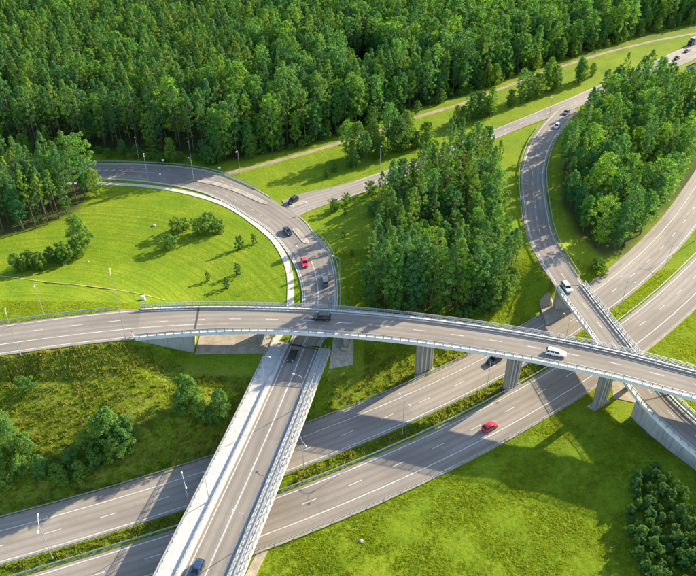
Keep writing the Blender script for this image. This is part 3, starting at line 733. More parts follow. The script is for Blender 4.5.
# ------------------------------------------------------------------ plants: prototype crowns and trunks
def leaf_cloud(blobs, per, size, rng, ctr, elong=1.0, flat=0.0):
    """small leaf faces round a set of clumps (x,y,z,r); returns verts, faces, tone per face"""
    B = np.array(blobs); nb = len(B); n = nb * per
    c = np.repeat(B[:, :3], per, 0); r = np.repeat(B[:, 3], per)
    d = rng.normal(size=(n, 3)); d /= np.linalg.norm(d, axis=1)[:, None]
    d[:, 2] = d[:, 2] * .85 + .12
    rad = r * rng.uniform(.45, 1.0, n) ** .6
    p = c + d * rad[:, None]
    co = p - np.array(ctr); co /= np.linalg.norm(co, axis=1)[:, None] + 1e-6
    nrm = d * .9 + co * .7 + rng.normal(size=(n, 3)) * .45 + np.array([0, 0, flat]); nrm /= np.linalg.norm(nrm, axis=1)[:, None]
    a = np.cross(nrm, rng.normal(size=(n, 3))); a /= np.linalg.norm(a, axis=1)[:, None]; b = np.cross(nrm, a)
    s = size * rng.uniform(.6, 1.35, n)
    a *= (s * elong)[:, None]; b *= (s / elong)[:, None]
    v = np.stack([p - a, p - b * .9, p + a, p + b * .9], 1).reshape(-1, 3)
    f = np.arange(4 * n).reshape(-1, 4)
    tone = np.clip(np.repeat(rng.uniform(.1, .9, nb), per) * .6 + rng.uniform(0, 1, n) * .4, 0, 1)
    return v, f, tone
def cloud_mesh(name, blobs, per, size, rng, ctr, mat, elong=1.0, flat=0.0):
    v, f, tone = leaf_cloud(blobs, per, size, rng, ctr, elong, flat)
    me = bpy.data.meshes.new(name)
    me.vertices.add(len(v)); me.vertices.foreach_set('co', v.ravel().astype(np.float32))
    me.loops.add(f.size); me.loops.foreach_set('vertex_index', f.ravel().astype(np.int32))
    me.polygons.add(len(f)); me.polygons.foreach_set('loop_start', np.arange(0, f.size, 4, dtype=np.int32))
    a = me.attributes.new('tone', 'FLOAT', 'FACE'); a.data.foreach_set('value', tone.astype(np.float32))
    me.materials.append(M[mat]); me.update(); me.validate(); return me
def trunk_mesh(name, h, r0, limbs, rng, mat, lean=.3, r1=.25):
    mb = MB(); k = 6; dx, dy = rng.normal(0, lean, 2)
    axisp = [(dx * (t ** 1.5) + .12 * math.sin(5 * t + dx * 9), dy * (t ** 1.5) + .12 * math.sin(4 * t + dy * 7), h * t - (.5 if t == 0 else 0)) for t in np.linspace(0, 1, k)]
    mb.tube(axisp, [r0 * (1 - (1 - r1) * t) for t in np.linspace(0, 1, k)], 7)
    def ax(z):
        t = max(0, min(1, z / h)); return Vector((dx * t ** 1.5 + .12 * math.sin(5 * t + dx * 9), dy * t ** 1.5 + .12 * math.sin(4 * t + dy * 7), z))
    for (x, y, z) in limbs:
        base = ax(max(.15 * h, min(z - .30 * math.hypot(x, y) - .2, h * .97))); e = Vector((x, y, z)); mid = base.lerp(e, .5) + Vector((0, 0, -.15))
        mb.tube([base, mid, e], [r0 * .38, r0 * .22, r0 * .08], 4, cap=False)
    return mb.mesh(name, mat, True)
def pine(seed, h=21.0, Rr=2.9, live=.50, dens=30):
    dens = int(dens * 1.6)
    rng = np.random.default_rng(seed); bl = []
    z0 = h * (1 - live); n = dens
    for k in range(n):
        t = (k + rng.uniform(.1, .9)) / n
        env = Rr * (math.sin(math.pi * min(1, .22 + .70 * t)) ** .8) * (1.08 - .25 * t if t < .7 else .905 - .68 * (t - .7) / .3)
        a = k * 2.4 + rng.normal(0, .5); q = env * rng.uniform(.45, 1.0)
        bl.append((math.cos(a) * q, math.sin(a) * q, z0 + (h - z0) * t + rng.normal(0, .25), rng.uniform(.45, .80) * Rr / 2.9))
    bl.append((0, 0, h - .5, .8)); bl.append((.2, .1, h - 1.6, 1.0))
    for k in range(3): a = rng.uniform(0, 6.28); bl.append((math.cos(a) * 1.6, math.sin(a) * 1.6, z0 - rng.uniform(.5, 3), .6))
    c = cloud_mesh('crown', bl, 44, .165, rng, (0, 0, z0 + .40 * (h - z0)), 'pine_needles', 1.35)
    return trunk_mesh('trunk', h * .96, .22, [b[:3] for b in bl[::3]] + [(rng.normal(0, .8), rng.normal(0, .8), z0 * q_) for q_ in (.6, .75, .9)], rng, 'pine_bark'), c
def broad(seed, h=17.0, Rr=3.6, base=.22, dens=52, mat='broad_leaves', per=58, size=.21, bark_='grey_bark', pointy=.0):
    rng = np.random.default_rng(seed); bl = []
    lob = rng.uniform(0, 6.28, 4); dens = int(dens * 1.6); per = int(per * .68)
    for k in range(dens):
        t = (k + rng.uniform(0, 1)) / dens; zz = h * (base + (1 - base) * t)
        env = Rr * math.sin(math.pi * (.10 + .82 * t ** (1 - .25 * pointy))) ** .65 * (1 - pointy * .55 * t)
        a = k * 2.399 + rng.normal(0, .35); env *= 1 + .20 * math.sin(2 * a + lob[0]) + .13 * math.sin(3 * a + lob[1] + 6 * t)
        q = env * (rng.uniform(.55, 1.0) if k % 4 else rng.uniform(.1, .55))
        bl.append((math.cos(a) * q, math.sin(a) * q, zz, rng.uniform(.55, 1.0) * Rr / 3.6 * (.8 if t > .9 else 1)))
    c = cloud_mesh('crown', bl, per, size, rng, (0, 0, h * (base + .42 * (1 - base))), mat)
    return trunk_mesh('trunk', h * .9, .20 * h / 17 + .04, [b[:3] for b in bl[::3]], rng, bark_, .25), c
def shrub(seed, h=3.5, Rr=2.0, dens=26, per=80, size=.115, mat='shrub_leaves', pointy=0.0):
    return broad(seed, h, Rr, .06, dens, mat, per, size, 'grey_bark', pointy)
PINES = [pine(100 + k, 20.5 + (k % 4) * 1.2, 2.0 + .27 * (k % 4), .44 + .06 * (k % 4), 26 + 3 * (k % 4)) for k in range(9)]
SPIRE = None
YPINES = [pine(140 + k, 12.5 + k, 2.5 + .2 * k, .78, 34) for k in range(3)]
BROADS = [broad(200 + k, 15.5 + (k % 4) * 1.5, 2.8 + .42 * (k % 4), .14 + .07 * (k % 3), 56, pointy=(.0, .45, .2)[k % 3]) for k in range(9)]
RUSTY = [broad(260, 13, 2.4, .3, 34, 'rusty_leaves', 30)]
SHRUBS = [shrub(300 + k, 3.4 + .4 * (k % 3), 1.9 + .25 * (k % 3)) for k in range(4)]
ROUND = [shrub(320 + k, 4.2, 1.75, 34, 84, .11, 'shrub_leaves', .25) for k in range(3)]
BUSHY = [shrub(340 + k, 7.5 + k, 2.9, 56, 90, .135, 'shrub_leaves', .3) for k in range(4)]
THICK = [shrub(380 + k, 3.6, 1.35, 26, 84, .10, 'shrub_leaves', .45) for k in range(4)]
SAPL = [shrub(360 + k, 2.8, .95, 18, 64, .095, 'shrub_leaves', .3) for k in range(3)]
PROTO = {}
def plant(name, protos, k, x, y, z, s, rz, label, cat, group=None, sz=1.0):
    tm, cm = protos[k % len(protos)]; o = empty(name, (x, y, z - .05), rz); o.scale = (s * RR.uniform(.86, 1.16), s * RR.uniform(.86, 1.16), s * sz)
    t = link('trunk', tm, o); c = link('crown', cm, o); tag(o, label, cat, group)
    PROTO.setdefault((id(protos), k % len(protos)), (t, c)); return o
RR = random.Random(11)
ROADS = [(HF, 8.5), (HN, 8.5), (mainC, 9.0), (sideC, 6.5), (RP, 6.5), (OV, 8.5), (footpath, 3.0), (trail, 3.2), (BR, 12)]
def clear_of(x, y, m=0.0):
    for c, w in ROADS:
        if np.min((c[:, 0] - x) ** 2 + (c[:, 1] - y) ** 2) < (w + m) ** 2: return False
    return True
def pack(poly, d, n=99999, tries=20000, rnd=RR):
    xs_, ys_ = [p[0] for p in poly], [p[1] for p in poly]; out = []; cell = {}
    for _ in range(tries):
        x, y = rnd.uniform(min(xs_), max(xs_)), rnd.uniform(min(ys_), max(ys_))
        if not bool(inpoly(np.array(x), np.array(y), poly)): continue
        i, j = int(x // d), int(y // d)
        if any((x - a) ** 2 + (y - b) ** 2 < d * d for ii in (i - 1, i, i + 1) for jj in (j - 1, j, j + 1) for a, b in cell.get((ii, jj), [])): continue
        cell.setdefault((i, j), []).append((x, y)); out.append((x, y))
        if len(out) >= n: break
    return out
def zone(x, y, poly, words):
    """which side of its grove a tree stands on: front, back, left, right or middle"""
    d = min((abs((bx - ax) * (ay - y) - (ax - x) * (by - ay)) / math.hypot(bx - ax, by - ay), k) for k, ((ax, ay), (bx, by)) in enumerate(zip(poly, poly[1:] + poly[:1])))
    cx_ = sum(p[0] for p in poly) / len(poly); cy_ = sum(p[1] for p in poly) / len(poly); dx, dy = x - cx_, y - cy_
    w = max(p[0] for p in poly) - min(p[0] for p in poly); h_ = max(p[1] for p in poly) - min(p[1] for p in poly)
    if d[0] > 6: return 'deep inside ' + words
    if abs(dx) / w > abs(dy) / h_: return ('at the right side of ' if dx > 0 else 'at the left side of ') + words
    return ('at the far side of ' if dy > 0 else 'at the near side of ') + words
CNT = [0, 0]
def grove(poly, d, group, fpine, words, hs=1.0, young=0.0):
    k = 0
    for x, y in pack(poly, d):
        if not clear_of(x, y, 0) or not visible(x, y): continue
        z = float(H(x, y)); q = RR.random(); rz = RR.uniform(0, 6.28); k += 1; wz = zone(x, y, poly, words)
        if q < young: plant('bushy_pine', YPINES, k, x, y, z, RR.uniform(.72, 1.05) * hs, rz, 'low bushy pine ' + wz, 'tree', group + ', bushy pines')
        elif q < young + (1 - young) * fpine: plant('pine_tree', PINES, k, x, y, z, RR.uniform(.80, 1.08) * hs, rz, 'tall pine ' + wz, 'tree', group + ', pines')
        else: plant('broadleaf_tree', BROADS, k, x, y, z, RR.uniform(.75, 1.12) * hs, rz, 'leafy tree ' + wz, 'tree', group + ', broadleaf trees')
    return k
def visible(x, y):
    d = y * math.cos(PITCH) - (10 - CAMZ) * math.sin(PITCH); u = 348 + FPX * x / d
    return -40 < u < 740 and y < 465
n1 = grove(GROVE_L, 3.2, 'grove behind the meadow at left', .82, 'the pine grove left of the loop meadow', .92, .14)
n2 = grove(GROVE_C, 3.35, 'grove between cross road and ramp', .55, 'the grove between cross road and curved ramp', .80, .40)
n3 = grove(GROVE_R, 4.2, 'dense trees right of the ramp', .22, 'the dense grove right of the curved ramp', .95, .15)
for u, v, s in [(384, 312, .95), (393, 315, 1.0), (402, 312, 1.05), (411, 316, .98), (420, 313, 1.05), (429, 317, .95), (438, 313, 1.0), (447, 316, .92), (380, 303, .9), (398, 303, 1.0), (416, 302, 1.05), (434, 303, 1.0), (389, 297, .95), (455, 312, 1.05), (463, 309, 1.0), (470, 312, .95), (478, 306, 1.0), (452, 302, 1.0)]:
    x, y, z = ground(u, v)
    if u % 5 in (1, 3): plant('broadleaf_tree', BROADS, u, x, y, z, s * 1.02, u, 'tall leafy tree in the front clump of the grove, right beside the overpass railing', 'tree', 'front clump of leafy trees by the overpass'); continue
    plant('pine_tree', PINES, u, x, y, z, s * 1.02, u, 'tall bare-trunked pine in the front clump of the grove, right beside the overpass railing', 'tree', 'front clump of tall pines by the overpass')
print('groves', n1, n2, n3)
for u, v, s in ((458, 196, 1.1), (444, 204, 1.0)):
    x, y, z = ground(u, v); plant('rusty_tree', RUSTY, 0, x, y, z, s, u, 'small tree with rust-red dying crown in the grove between cross road and ramp', 'tree', 'rust-red trees in the central grove')

# the forest: front trees one by one, the mass behind as one object
fpts = pack(FOREST, 3.35, tries=90000)
cx = lambda p: p[0]
fpts = [p for p in fpts if visible(*p) and clear_of(p[0], p[1], -.2)]
gap = at(362, 52, 20); fpts = [p for p in fpts if (p[0] - gap[0]) ** 2 / 150 + (p[1] - gap[1]) ** 2 / 420 > 1]
front = spline([(-330, 236, 0), (-120, 241, 0), (-45, 234, 0), (2, 262, 0), (58, 308, 0), (140, 375, 0), (330, 500, 0)], 2)
dd = [float(np.min((front[:, 0] - x) ** 2 + (front[:, 1] - y) ** 2)) ** .5 for x, y in fpts]
order = sorted(range(len(fpts)), key=lambda i: dd[i] * 1.0 + .02 * fpts[i][1])
nP = sum(1 for o in bpy.data.objects if o.name.startswith('pine_tree')); nB = sum(1 for o in bpy.data.objects if o.name.startswith('broadleaf_tree'))
def leafy(x, y):                                  # broadleaf share grows to the right
    u = x / (y * .62); return .16 if x < -45 else .50 if x < 10 else .74
rest = []
def fz(x): return 'behind the left grove' if x < -95 else 'above the loop' if x < -40 else 'along the left part of the dirt path' if x < 20 else 'along the middle of the dirt path' if x < 80 else 'along the far end of the dirt path'
for i in order:
    x, y = fpts[i]; z = float(H(x, y)); b = RR.random() < leafy(x, y) + (.18 if dd[i] < 5 else 0)
    if b and nB < 298 and dd[i] < 16:
        nB += 1; plant('broadleaf_tree', BROADS, i, x, y, z, RR.uniform(.75, 1.15) * (.7 if RR.random() < .25 and dd[i] < 6 else 1), RR.uniform(0, 6.28), 'leafy tree at the forest edge ' + fz(x), 'tree', 'broadleaf trees at the forest edge')
    elif not b and nP < 298 and dd[i] < 16:
        nP += 1; plant('pine_tree', PINES, i, x, y, z, RR.uniform(.80, 1.10), RR.uniform(0, 6.28), 'tall pine at the forest edge ' + fz(x), 'tree', 'pines at the forest edge')
    else: rest.append((x, y, z, b, i))
print('forest', len(fpts), 'single pines', nP, 'single broadleaf', nB, 'mass', len(rest))

def scatter(name, rows, chains, parent=None):
    """rows: (x,y,z,rz,scale,which); chains: list (per 'which') of lists of objects whose meshes are instanced there"""
    me = bpy.data.meshes.new(name); me.from_pydata([r[:3] for r in rows], [], [])
    rows = [tuple(r) + (r[4] * RNG.uniform(.82, 1.2),) for r in rows]
    for nm, k, typ in (('spin', 3, 'FLOAT'), ('grow', 4, 'FLOAT'), ('which', 5, 'INT'), ('wide', 6, 'FLOAT')):
        a = me.attributes.new(nm, typ, 'POINT'); a.data.foreach_set('value', [r[k] for r in rows])
    o = link(name, me); ng = bpy.data.node_groups.new(name, 'GeometryNodeTree')
    ng.interface.new_socket('Geometry', in_out='INPUT', socket_type='NodeSocketGeometry'); ng.interface.new_socket('Geometry', in_out='OUTPUT', socket_type='NodeSocketGeometry')
    N = ng.nodes; L = ng.links; gi = N.new('NodeGroupInput'); go = N.new('NodeGroupOutput'); jn = N.new('GeometryNodeJoinGeometry')
    def attr(nm, typ):
        a = N.new('GeometryNodeInputNamedAttribute'); a.data_type = typ; a.inputs[0].default_value = nm; return a.outputs[0]
    sp, gr, wh, wd = attr('spin', 'FLOAT'), attr('grow', 'FLOAT'), attr('which', 'INT'), attr('wide', 'FLOAT')
    cb_ = N.new('ShaderNodeCombineXYZ'); L.new(sp, cb_.inputs[2])
    for k, objs in enumerate(chains):
        cmp_ = N.new('FunctionNodeCompare'); cmp_.data_type = 'INT'; cmp_.operation = 'EQUAL'
        L.new(wh, cmp_.inputs[2]); cmp_.inputs[3].default_value = k
        for ob_ in objs:
            oi = N.new('GeometryNodeObjectInfo'); oi.transform_space = 'ORIGINAL'; oi.inputs[0].default_value = ob_; oi.inputs['As Instance'].default_value = False
            ip = N.new('GeometryNodeInstanceOnPoints'); L.new(gi.outputs[0], ip.inputs['Points']); L.new(cmp_.outputs[0], ip.inputs['Selection'])
            L.new(oi.outputs['Geometry'], ip.inputs['Instance']); L.new(cb_.outputs[0], ip.inputs['Rotation'])
            sx_ = N.new('ShaderNodeCombineXYZ'); [L.new(g__, sx_.inputs[q]) for q, g__ in enumerate((wd, wd, gr))]; L.new(sx_.outputs[0], ip.inputs['Scale'])
            L.new(ip.outputs[0], jn.inputs[0])
    L.new(jn.outputs[0], go.inputs[0]); md = o.modifiers.new('scatter', 'NODES'); md.node_group = ng; return o
def proto_objs(protos): return [list(PROTO[(id(protos), k)]) for k in range(len(protos)) if (id(protos), k) in PROTO]
pc, bc = proto_objs(PINES), proto_objs(BROADS)
rows = [(x, y, z - .1, RR.uniform(0, 6.28), RR.uniform(.78, 1.14) if not b else RR.uniform(.85, 1.3), (i % len(pc)) if not b else len(pc) + i % len(bc)) for x, y, z, b, i in rest]
fo_ = scatter('forest', rows, pc + bc); tag(fo_, 'deep green mixed forest filling the top of the picture behind its front trees', 'forest', kind='stuff')

# ------------------------------------------------------------------ single trees and shrubs in the open
def put(name, protos, u, v, s, label, cat='shrub', group=None, k=None, sz=1.0):
    x, y, z = ground(u, v); return plant(name, protos, RR.randrange(9) if k is None else k, x, y, z, s, RR.uniform(0, 6.28), label, cat, group, sz)
row_lab = ['leftmost round bush of the row below the left grove', 'second round bush from the left in the row on the meadow', 'middle round bush of the row on the left meadow', 'fourth round bush from the left in the row on the meadow', 'rightmost round bush of the row on the left meadow']
for (u, v), lb in zip([(19, 271), (30, 268), (42, 269), (53, 263), (65, 262)], row_lab): put('round_bush', ROUND, u, v, RR.uniform(1.25, 1.5), lb, 'bush', 'row of round bushes on the left meadow')
put('bushy_tree', BUSHY, 82, 250, 1.35, 'big spreading bush at the right end of the row on the left meadow', 'bush', k=1)
put('round_bush', ROUND, 78, 257, 1.35, 'round bush in front of the big spreading bush on the meadow', 'bush')
for u, v, s, lb in [(177, 233, 1.15, 'dark bush, upper left of the clump in the middle of the loop meadow'), (171, 248, 1.0, 'low bush, lowest of the clump in the middle of the loop meadow'),
                    (200, 234, 1.05, 'bush at the left of the wide clump beside the footpath'), (210, 231, 1.2, 'largest bush in the wide clump beside the footpath'), (219, 232, .95, 'bush at the right end of the wide clump beside the footpath'), (184, 229, .8, 'small bush between the two clumps on the loop meadow')]:
    put('meadow_bush', SHRUBS, u, v, s * 1.3, lb, 'bush', 'dark bushes on the loop meadow')
for u, v, s, lb in [(208, 281, .85, 'tiny sapling, leftmost of those near the overpass railing'), (227, 288, .95, 'tiny sapling closest to the overpass on the meadow'), (240, 249, 1.35, 'taller sapling beside the footpath, left of its pair'), (254, 244, 1.0, 'sapling nearest the footpath bend'), (238, 275, 1.1, 'round sapling alone in the right part of the meadow')]:
    put('sapling', SAPL, u, v, s * 1.25, lb, 'sapling', 'saplings on the loop meadow')
put('young_birch', SHRUBS, 97, 196, 1.25, 'bright young tree at the right tip of the left grove', 'tree', k=2, sz=1.9)
for u, v, s, lb in [(335, 211, 1.2, 'small tree nearest the junction on the grass wedge'), (345, 215, .9, 'low bush behind the small tree by the junction'), (347, 204, 1.0, 'second small tree along the side road from the junction'), (371, 194, 1.35, 'third small tree along the side road, close to the grove'), (343, 238, .9, 'low bush in the shadows left of the central grove'), (352, 256, .8, 'lowest bush on the shaded grass left of the central grove'), (374, 214, 1.2, 'bush at the left tip of the central grove')]:
    put('roadside_bush', SHRUBS if s > .95 else SAPL, u, v, s, lb, 'bush', 'bushes on the grass wedge by the junction')
for n_, (u, v, s) in enumerate([(372, 306, 1.0), (378, 314, .8), (388, 320, .7), (404, 321, .7), (419, 322, .7), (436, 321, .75), (456, 320, .8), (468, 318, .9), (482, 315, 1.1), (492, 312, 1.2), (501, 306, 1.3), (507, 297, 1.2), (510, 286, 1.1), (486, 306, 1.3), (370, 292, 1.0), (367, 276, .9)]):
    put('grove_bush', BUSHY if s > .95 else SHRUBS, u, v, s * (.8 if s > .95 else 1.2), 'low bush at the foot of the central grove, %s' % ('left side' if u < 384 else 'beside the overpass railing' if u < 475 else 'right front corner'), 'bush', 'bushes at the foot of the central grove')
# bottom left bank
put('lone_bush', SHRUBS, 28, 391, 1.05, 'lone round bush below the overpass embankment at left', 'bush', k=1)
bank = [(6, 432, .8), (14, 452, 1.0), (2, 466, 1.0), (24, 476, .85), (44, 478, .8), (60, 482, .75), (28, 456, .8), (8, 490, .75),
        (88, 452, .85), (103, 448, 1.0), (112, 440, 1.1), (124, 452, 1.05), (130, 438, .9), (98, 470, .8), (118, 466, .85), (74, 470, .85), (66, 486, .6), (84, 484, .7)]
for n_, (u, v, s) in enumerate(bank):
    g = 'left' if n_ < 8 else 'right'
    put('bank_tree', BUSHY, u, v, s * .95, 'grey-green bushy tree in the %s thicket on the bank above the highway' % ('corner' if n_ < 8 else 'middle'), 'tree', 'bushy trees of the %s thicket on the left bank' % ('corner' if n_ < 8 else 'middle'))
for u, v, s, lb in [(189, 405, 1.15, 'tallest bushy tree left of the bridge footway'), (184, 412, .9, 'bushy tree in front of the tallest one left of the bridge footway'), (200, 418, .85, 'low bushy tree between the two by the bridge footway'), (222, 420, .95, 'bushy tree nearest the white bridge footway'), (212, 424, .7, 'small bush in front of the tree by the bridge footway')]:
    put('bank_tree', BUSHY, u, v, s, lb, 'tree', 'bushy trees left of the bridge footway')
# bottom right thicket
thick = pack([at(u, v, 1) for u, v in [(631, 485), (648, 474), (672, 497), (700, 527), (760, 600), (740, 650), (670, 640), (640, 575), (627, 525)]], 1.75, rnd=random.Random(5))
for k, (x, y) in enumerate(thick): plant('thicket_bush', THICK if k % 3 else SAPL, k, x, y, float(H(x, y)) - .2, RR.uniform(.65, 1.2) * (1 if k % 3 else 1.25), RR.uniform(0, 6.28), 'dense dark green bush in the thicket at the bottom right corner', 'bush', 'thicket at the bottom right corner')
ug = 0
for s_ in np.arange(60, arclen(front)[-1] - 40, 3.1):
    q = pt(front, s_); x, y = q[0] + RR.uniform(-2.5, 2.0), q[1] + RR.uniform(-2.0, 1.5)
    if RR.random() < .8 and visible(x, y) and clear_of(x, y, -1.0):
        plant('undergrowth_bush', SHRUBS + ROUND if False else (SHRUBS if RR.random() < .6 else BUSHY), int(s_), x, y, float(H(x, y)), RR.uniform(.6, 1.15), RR.uniform(0, 6.28), 'shaded bush at the forest edge ' + fz(x), 'bush', 'undergrowth at the forest edge')
put('triangle_bush', SHRUBS, 597, 270, 1.1, 'dark bush on the grass triangle right of the ramp', 'bush', k=0)
put('triangle_bush', SHRUBS, 603, 275, .8, 'smaller bush beside the dark bush right of the ramp', 'bush', k=1)
# belt of trees between the forest trail and the side road
belt = [(347, 158, .85), (352, 168, .6), (358, 158, .9), (366, 163, .9), (372, 152, .9), (380, 158, .75), (388, 147, 1.1), (398, 150, 1.15), (406, 146, .9), (415, 148, .6), (426, 144, .8), (334, 172, .35), (326, 178, .25), (456, 126, .55), (463, 124, .6), (470, 121, .9), (478, 118, 1.0), (488, 115, .75), (520, 104, .9), (527, 101, .8), (536, 97, .95), (545, 93, 1.0), (553, 90, .9), (580, 82, .95), (592, 76, .5), (510, 107, .6)]
for n_, (u, v, s) in enumerate(belt):
    put('belt_tree', BROADS if (n_ % 3 == 0 and s > .7) else BUSHY, u, v, s * (.85 if (n_ % 3 == 0 and s > .7) else 1.45), 'tree in the %s clump of the belt between dirt path and side road' % ('left' if u < 430 else 'middle' if u < 500 else 'right'), 'tree', 'belt of trees between trail and side road')
for u, v, s, lb in [(490, 118, .78, 'slender tree standing alone in the belt beside the forest trail'), (547, 90, .85, 'tallest slender tree of the belt near the merging ramp'), (578, 84, .72, 'dark columnar tree at the right end of the belt')]:
    put('slender_tree', BROADS, u, v, s, lb, 'tree', k=1)

# ------------------------------------------------------------------ grass tufts, weeds, stones
def tuft_mesh(name, n, h, w, spread, seed, mat):
    rng = np.random.default_rng(seed); mb = MB()
    for _ in range(n):
        a = rng.uniform(0, 6.28); r = spread * math.sqrt(rng.uniform()); x, y = r * math.cos(a), r * math.sin(a); q = rng.uniform(0, 6.28)
        dx, dy = math.cos(q) * w, math.sin(q) * w; hh = h * rng.uniform(.5, 1.1); lx, ly = rng.normal(0, .35 * h, 2)
        mb.add([(x - dx, y - dy, -.05), (x + dx, y + dy, -.05), (x + lx + dx * .3, y + ly + dy * .3, hh), (x + lx - dx * .3, y + ly - dy * .3, hh)], [(0, 1, 2, 3)])
    me = mb.mesh(name, mat); a = me.attributes.new('tone', 'FLOAT', 'FACE'); a.data.foreach_set('value', rng.uniform(0, 1, len(me.polygons)).astype(np.float32)); return me
TU = [bpy.data.objects.new('tuft', tuft_mesh('tuft', 12, .15, .045, .36, 40 + k, 'grass_blades')) for k in range(3)]
WE = [bpy.data.objects.new('weed', tuft_mesh('weed', 16, .60, .09, .5, 50 + k, 'weed_leaves')) for k in range(3)]
def spread(n, x0, x1, y0, y1, m=.2):
    X = RNG.uniform(x0, x1, n); Y = RNG.uniform(y0, y1, n)
    ok = np.ones(n, bool)
    for c, lo, hi in ((HF, 7.0, 4.6), (HN, 4.9, 7.0)):
        d = np.full(n, 1e9); sd = np.zeros(n); nn, _ = normals(c)
        for i in range(0, len(c), 2):
            q = (X - c[i, 0]) ** 2 + (Y - c[i, 1]) ** 2; b = q < d; d = np.where(b, q, d)
            sd = np.where(b, (X - c[i, 0]) * nn[i, 0] + (Y - c[i, 1]) * nn[i, 1], sd)
        ok &= ~((np.sqrt(d) < 9) & (sd > -lo) & (sd < hi))
    for c, w in ((mainC, mw.max() * .0 + 6.9), (sideC, 5.2), (rg, 4.6), (og, 6.5), (footpath, 1.5), (trail, 1.9)): ok &= dist_line(X, Y, c[::2]) > w
    d = dist_line(X, Y, mainC[::2])
    for pg in PAVED: ok &= ~inpoly(X, Y, pg)
    u = 348 + FPX * X / (Y * math.cos(PITCH) + 115 * math.sin(PITCH)); ok &= (u > -20) & (u < 716)
    return X[ok], Y[ok]
X, Y = spread(230000, -95, 110, 66, 175)
for pg in (GROVE_C, GROVE_L, GROVE_R): b_ = ~inpoly(X, Y, pg); X, Y = X[b_], Y[b_]
Zt = H(X, Y); w_ = RNG.integers(0, 3, len(X))
inr = np.zeros(len(X), bool)
for pg in (MOWN,): inr |= inpoly(X, Y, pg)
keep = ~inr
rows = list(zip(X[keep].tolist(), Y[keep].tolist(), Zt[keep].tolist(), RNG.uniform(0, 6.28, keep.sum()).tolist(), RNG.uniform(.6, 1.25, keep.sum()).tolist(), w_[keep].tolist()))
g_ = scatter('grass_tufts', rows, [[t] for t in TU]); tag(g_, 'rough grass growing over the meadows and banks along the highway', 'grass', kind='stuff')
X, Y = spread(26000, -95, 60, 75, 150); rr_ = np.zeros(len(X), bool)
for pg in (ROUGH, [(-3, 104), (-5, 132), (20, 134), (45, 148), (52, 150), (40, 136), (20, 118)]): rr_ |= inpoly(X, Y, pg)
dm = dist_line(X, Y, offset(HF, 6.9)) < 2.0
top = dist_line(X, Y, offset(og, 9.5)) < 4.2
kp = (rr_ & (RNG.uniform(0, 1, len(X)) < .35)) | dm | top; kp &= dist_line(X, Y, HN) > 5.4
ap = inpoly(X, Y, [(-36.5, 124), (-19, 124), (-16, 147), (-36.5, 145)]); kp &= ~ap & (dist_line(X, Y, BR) > 7.5)
rows = list(zip(X[kp].tolist(), Y[kp].tolist(), H(X[kp], Y[kp]).tolist(), RNG.uniform(0, 6.28, kp.sum()).tolist(), RNG.uniform(.5, 1.3, kp.sum()).tolist(), RNG.integers(0, 3, kp.sum()).tolist()))
g_ = scatter('weeds', rows, [[t] for t in WE]); tag(g_, 'tall weeds and dry stalks on the embankments and in the highway median', 'weeds', kind='stuff')
def rock(u, v, s, mat, name, label, cat):
    x, y, z = ground(u, v); rng = np.random.default_rng(int(u)); mb = MB(); n = 9; vs = [(0, 0, s * .75)]
    for j, (rr, zz) in enumerate(((.6, .62), (1, .3), (1.05, -.2))):
        for k in range(n): a = 6.283 * k / n; q = s * rr * rng.uniform(.8, 1.15); vs.append((math.cos(a) * q, math.sin(a) * q * .8, s * zz * rng.uniform(.85, 1.1)))
    fs = [(0, 1 + k, 1 + (k + 1) % n) for k in range(n)] + [(1 + j * n + k, 1 + (j + 1) * n + k, 1 + (j + 1) * n + (k + 1) % n, 1 + j * n + (k + 1) % n) for j in range(2) for k in range(n)]
    mb.add(vs, fs); o = mb.build(name, mat, loc=(x, y, z)); tag(o, label, cat)
rock(154, 226, .65, 'stone', 'boulder', 'beige boulder lying above the bushes in the loop meadow', 'boulder')
rock(361, 541, .5, 'stone', 'boulder', 'pale boulder in the near meadow below the highway', 'boulder')
rock(88, 262, .4, 'stone', 'boulder', 'small pale stone below the big spreading bush on the meadow', 'boulder')

# ------------------------------------------------------------------ street lamps
def lamp(x, y, z, h, arms, label, group, reach=1.7, r=.075, head=.65):
    o = empty('street_lamp', (x, y, z)); tag(o, label, 'street lamp', group)
    mb = MB(); mb.tube([(0, 0, -.4), (0, 0, h * .5), (0, 0, h)], [r * 1.35, r, r * .62], 7); mb.build('pole', 'lamp_metal', o)
    mb = MB(); mb.tube([(0, 0, -.3), (0, 0, .9)], [r * 1.9, r * 1.8], 7); mb.build('base', 'lamp_metal', o)
    for a in arms:
        ca, sa = math.cos(a), math.sin(a)
        mb = MB(); mb.tube([(0, 0, h - .9), (ca * .25, sa * .25, h - .1), (ca * reach * .55, sa * reach * .55, h + .22), (ca * reach, sa * reach, h + .3)], [.042] * 4, 5); ar = mb.build('arm', 'lamp_metal', o)
        mb = MB(); c = reach + head * .4; n = 8; vs = []
        for zz, q in ((.24, .8), (.30, 1.0), (.40, .75), (.44, .3)):
            for k in range(n):
                t = 6.2832 * k / n; lx, ly = c + math.cos(t) * head * .5 * q, math.sin(t) * .17 * q
                vs.append((ca * lx - sa * ly, sa * lx + ca * ly, h + zz))
        fs = [(j * n + k, j * n + (k + 1) % n, (j + 1) * n + (k + 1) % n, (j + 1) * n + k) for j in range(3) for k in range(n)] + [tuple(range(n - 1, -1, -1)), tuple(3 * n + k for k in range(n))]
        mb.add(vs, fs); mb.build('lamp_head', 'lamp_head', ar)
    return o
med = offset(HF, 6.6); s0 = station(med, *at(188.7, 500.7)); LS = station(med, *at(303, 478)) - s0
S12 = station(med, *at(400, 437.5)); S13 = station(med, *at(481, 392)); S15 = station(med, *at(608, 309)); S11 = station(med, *at(303, 478))
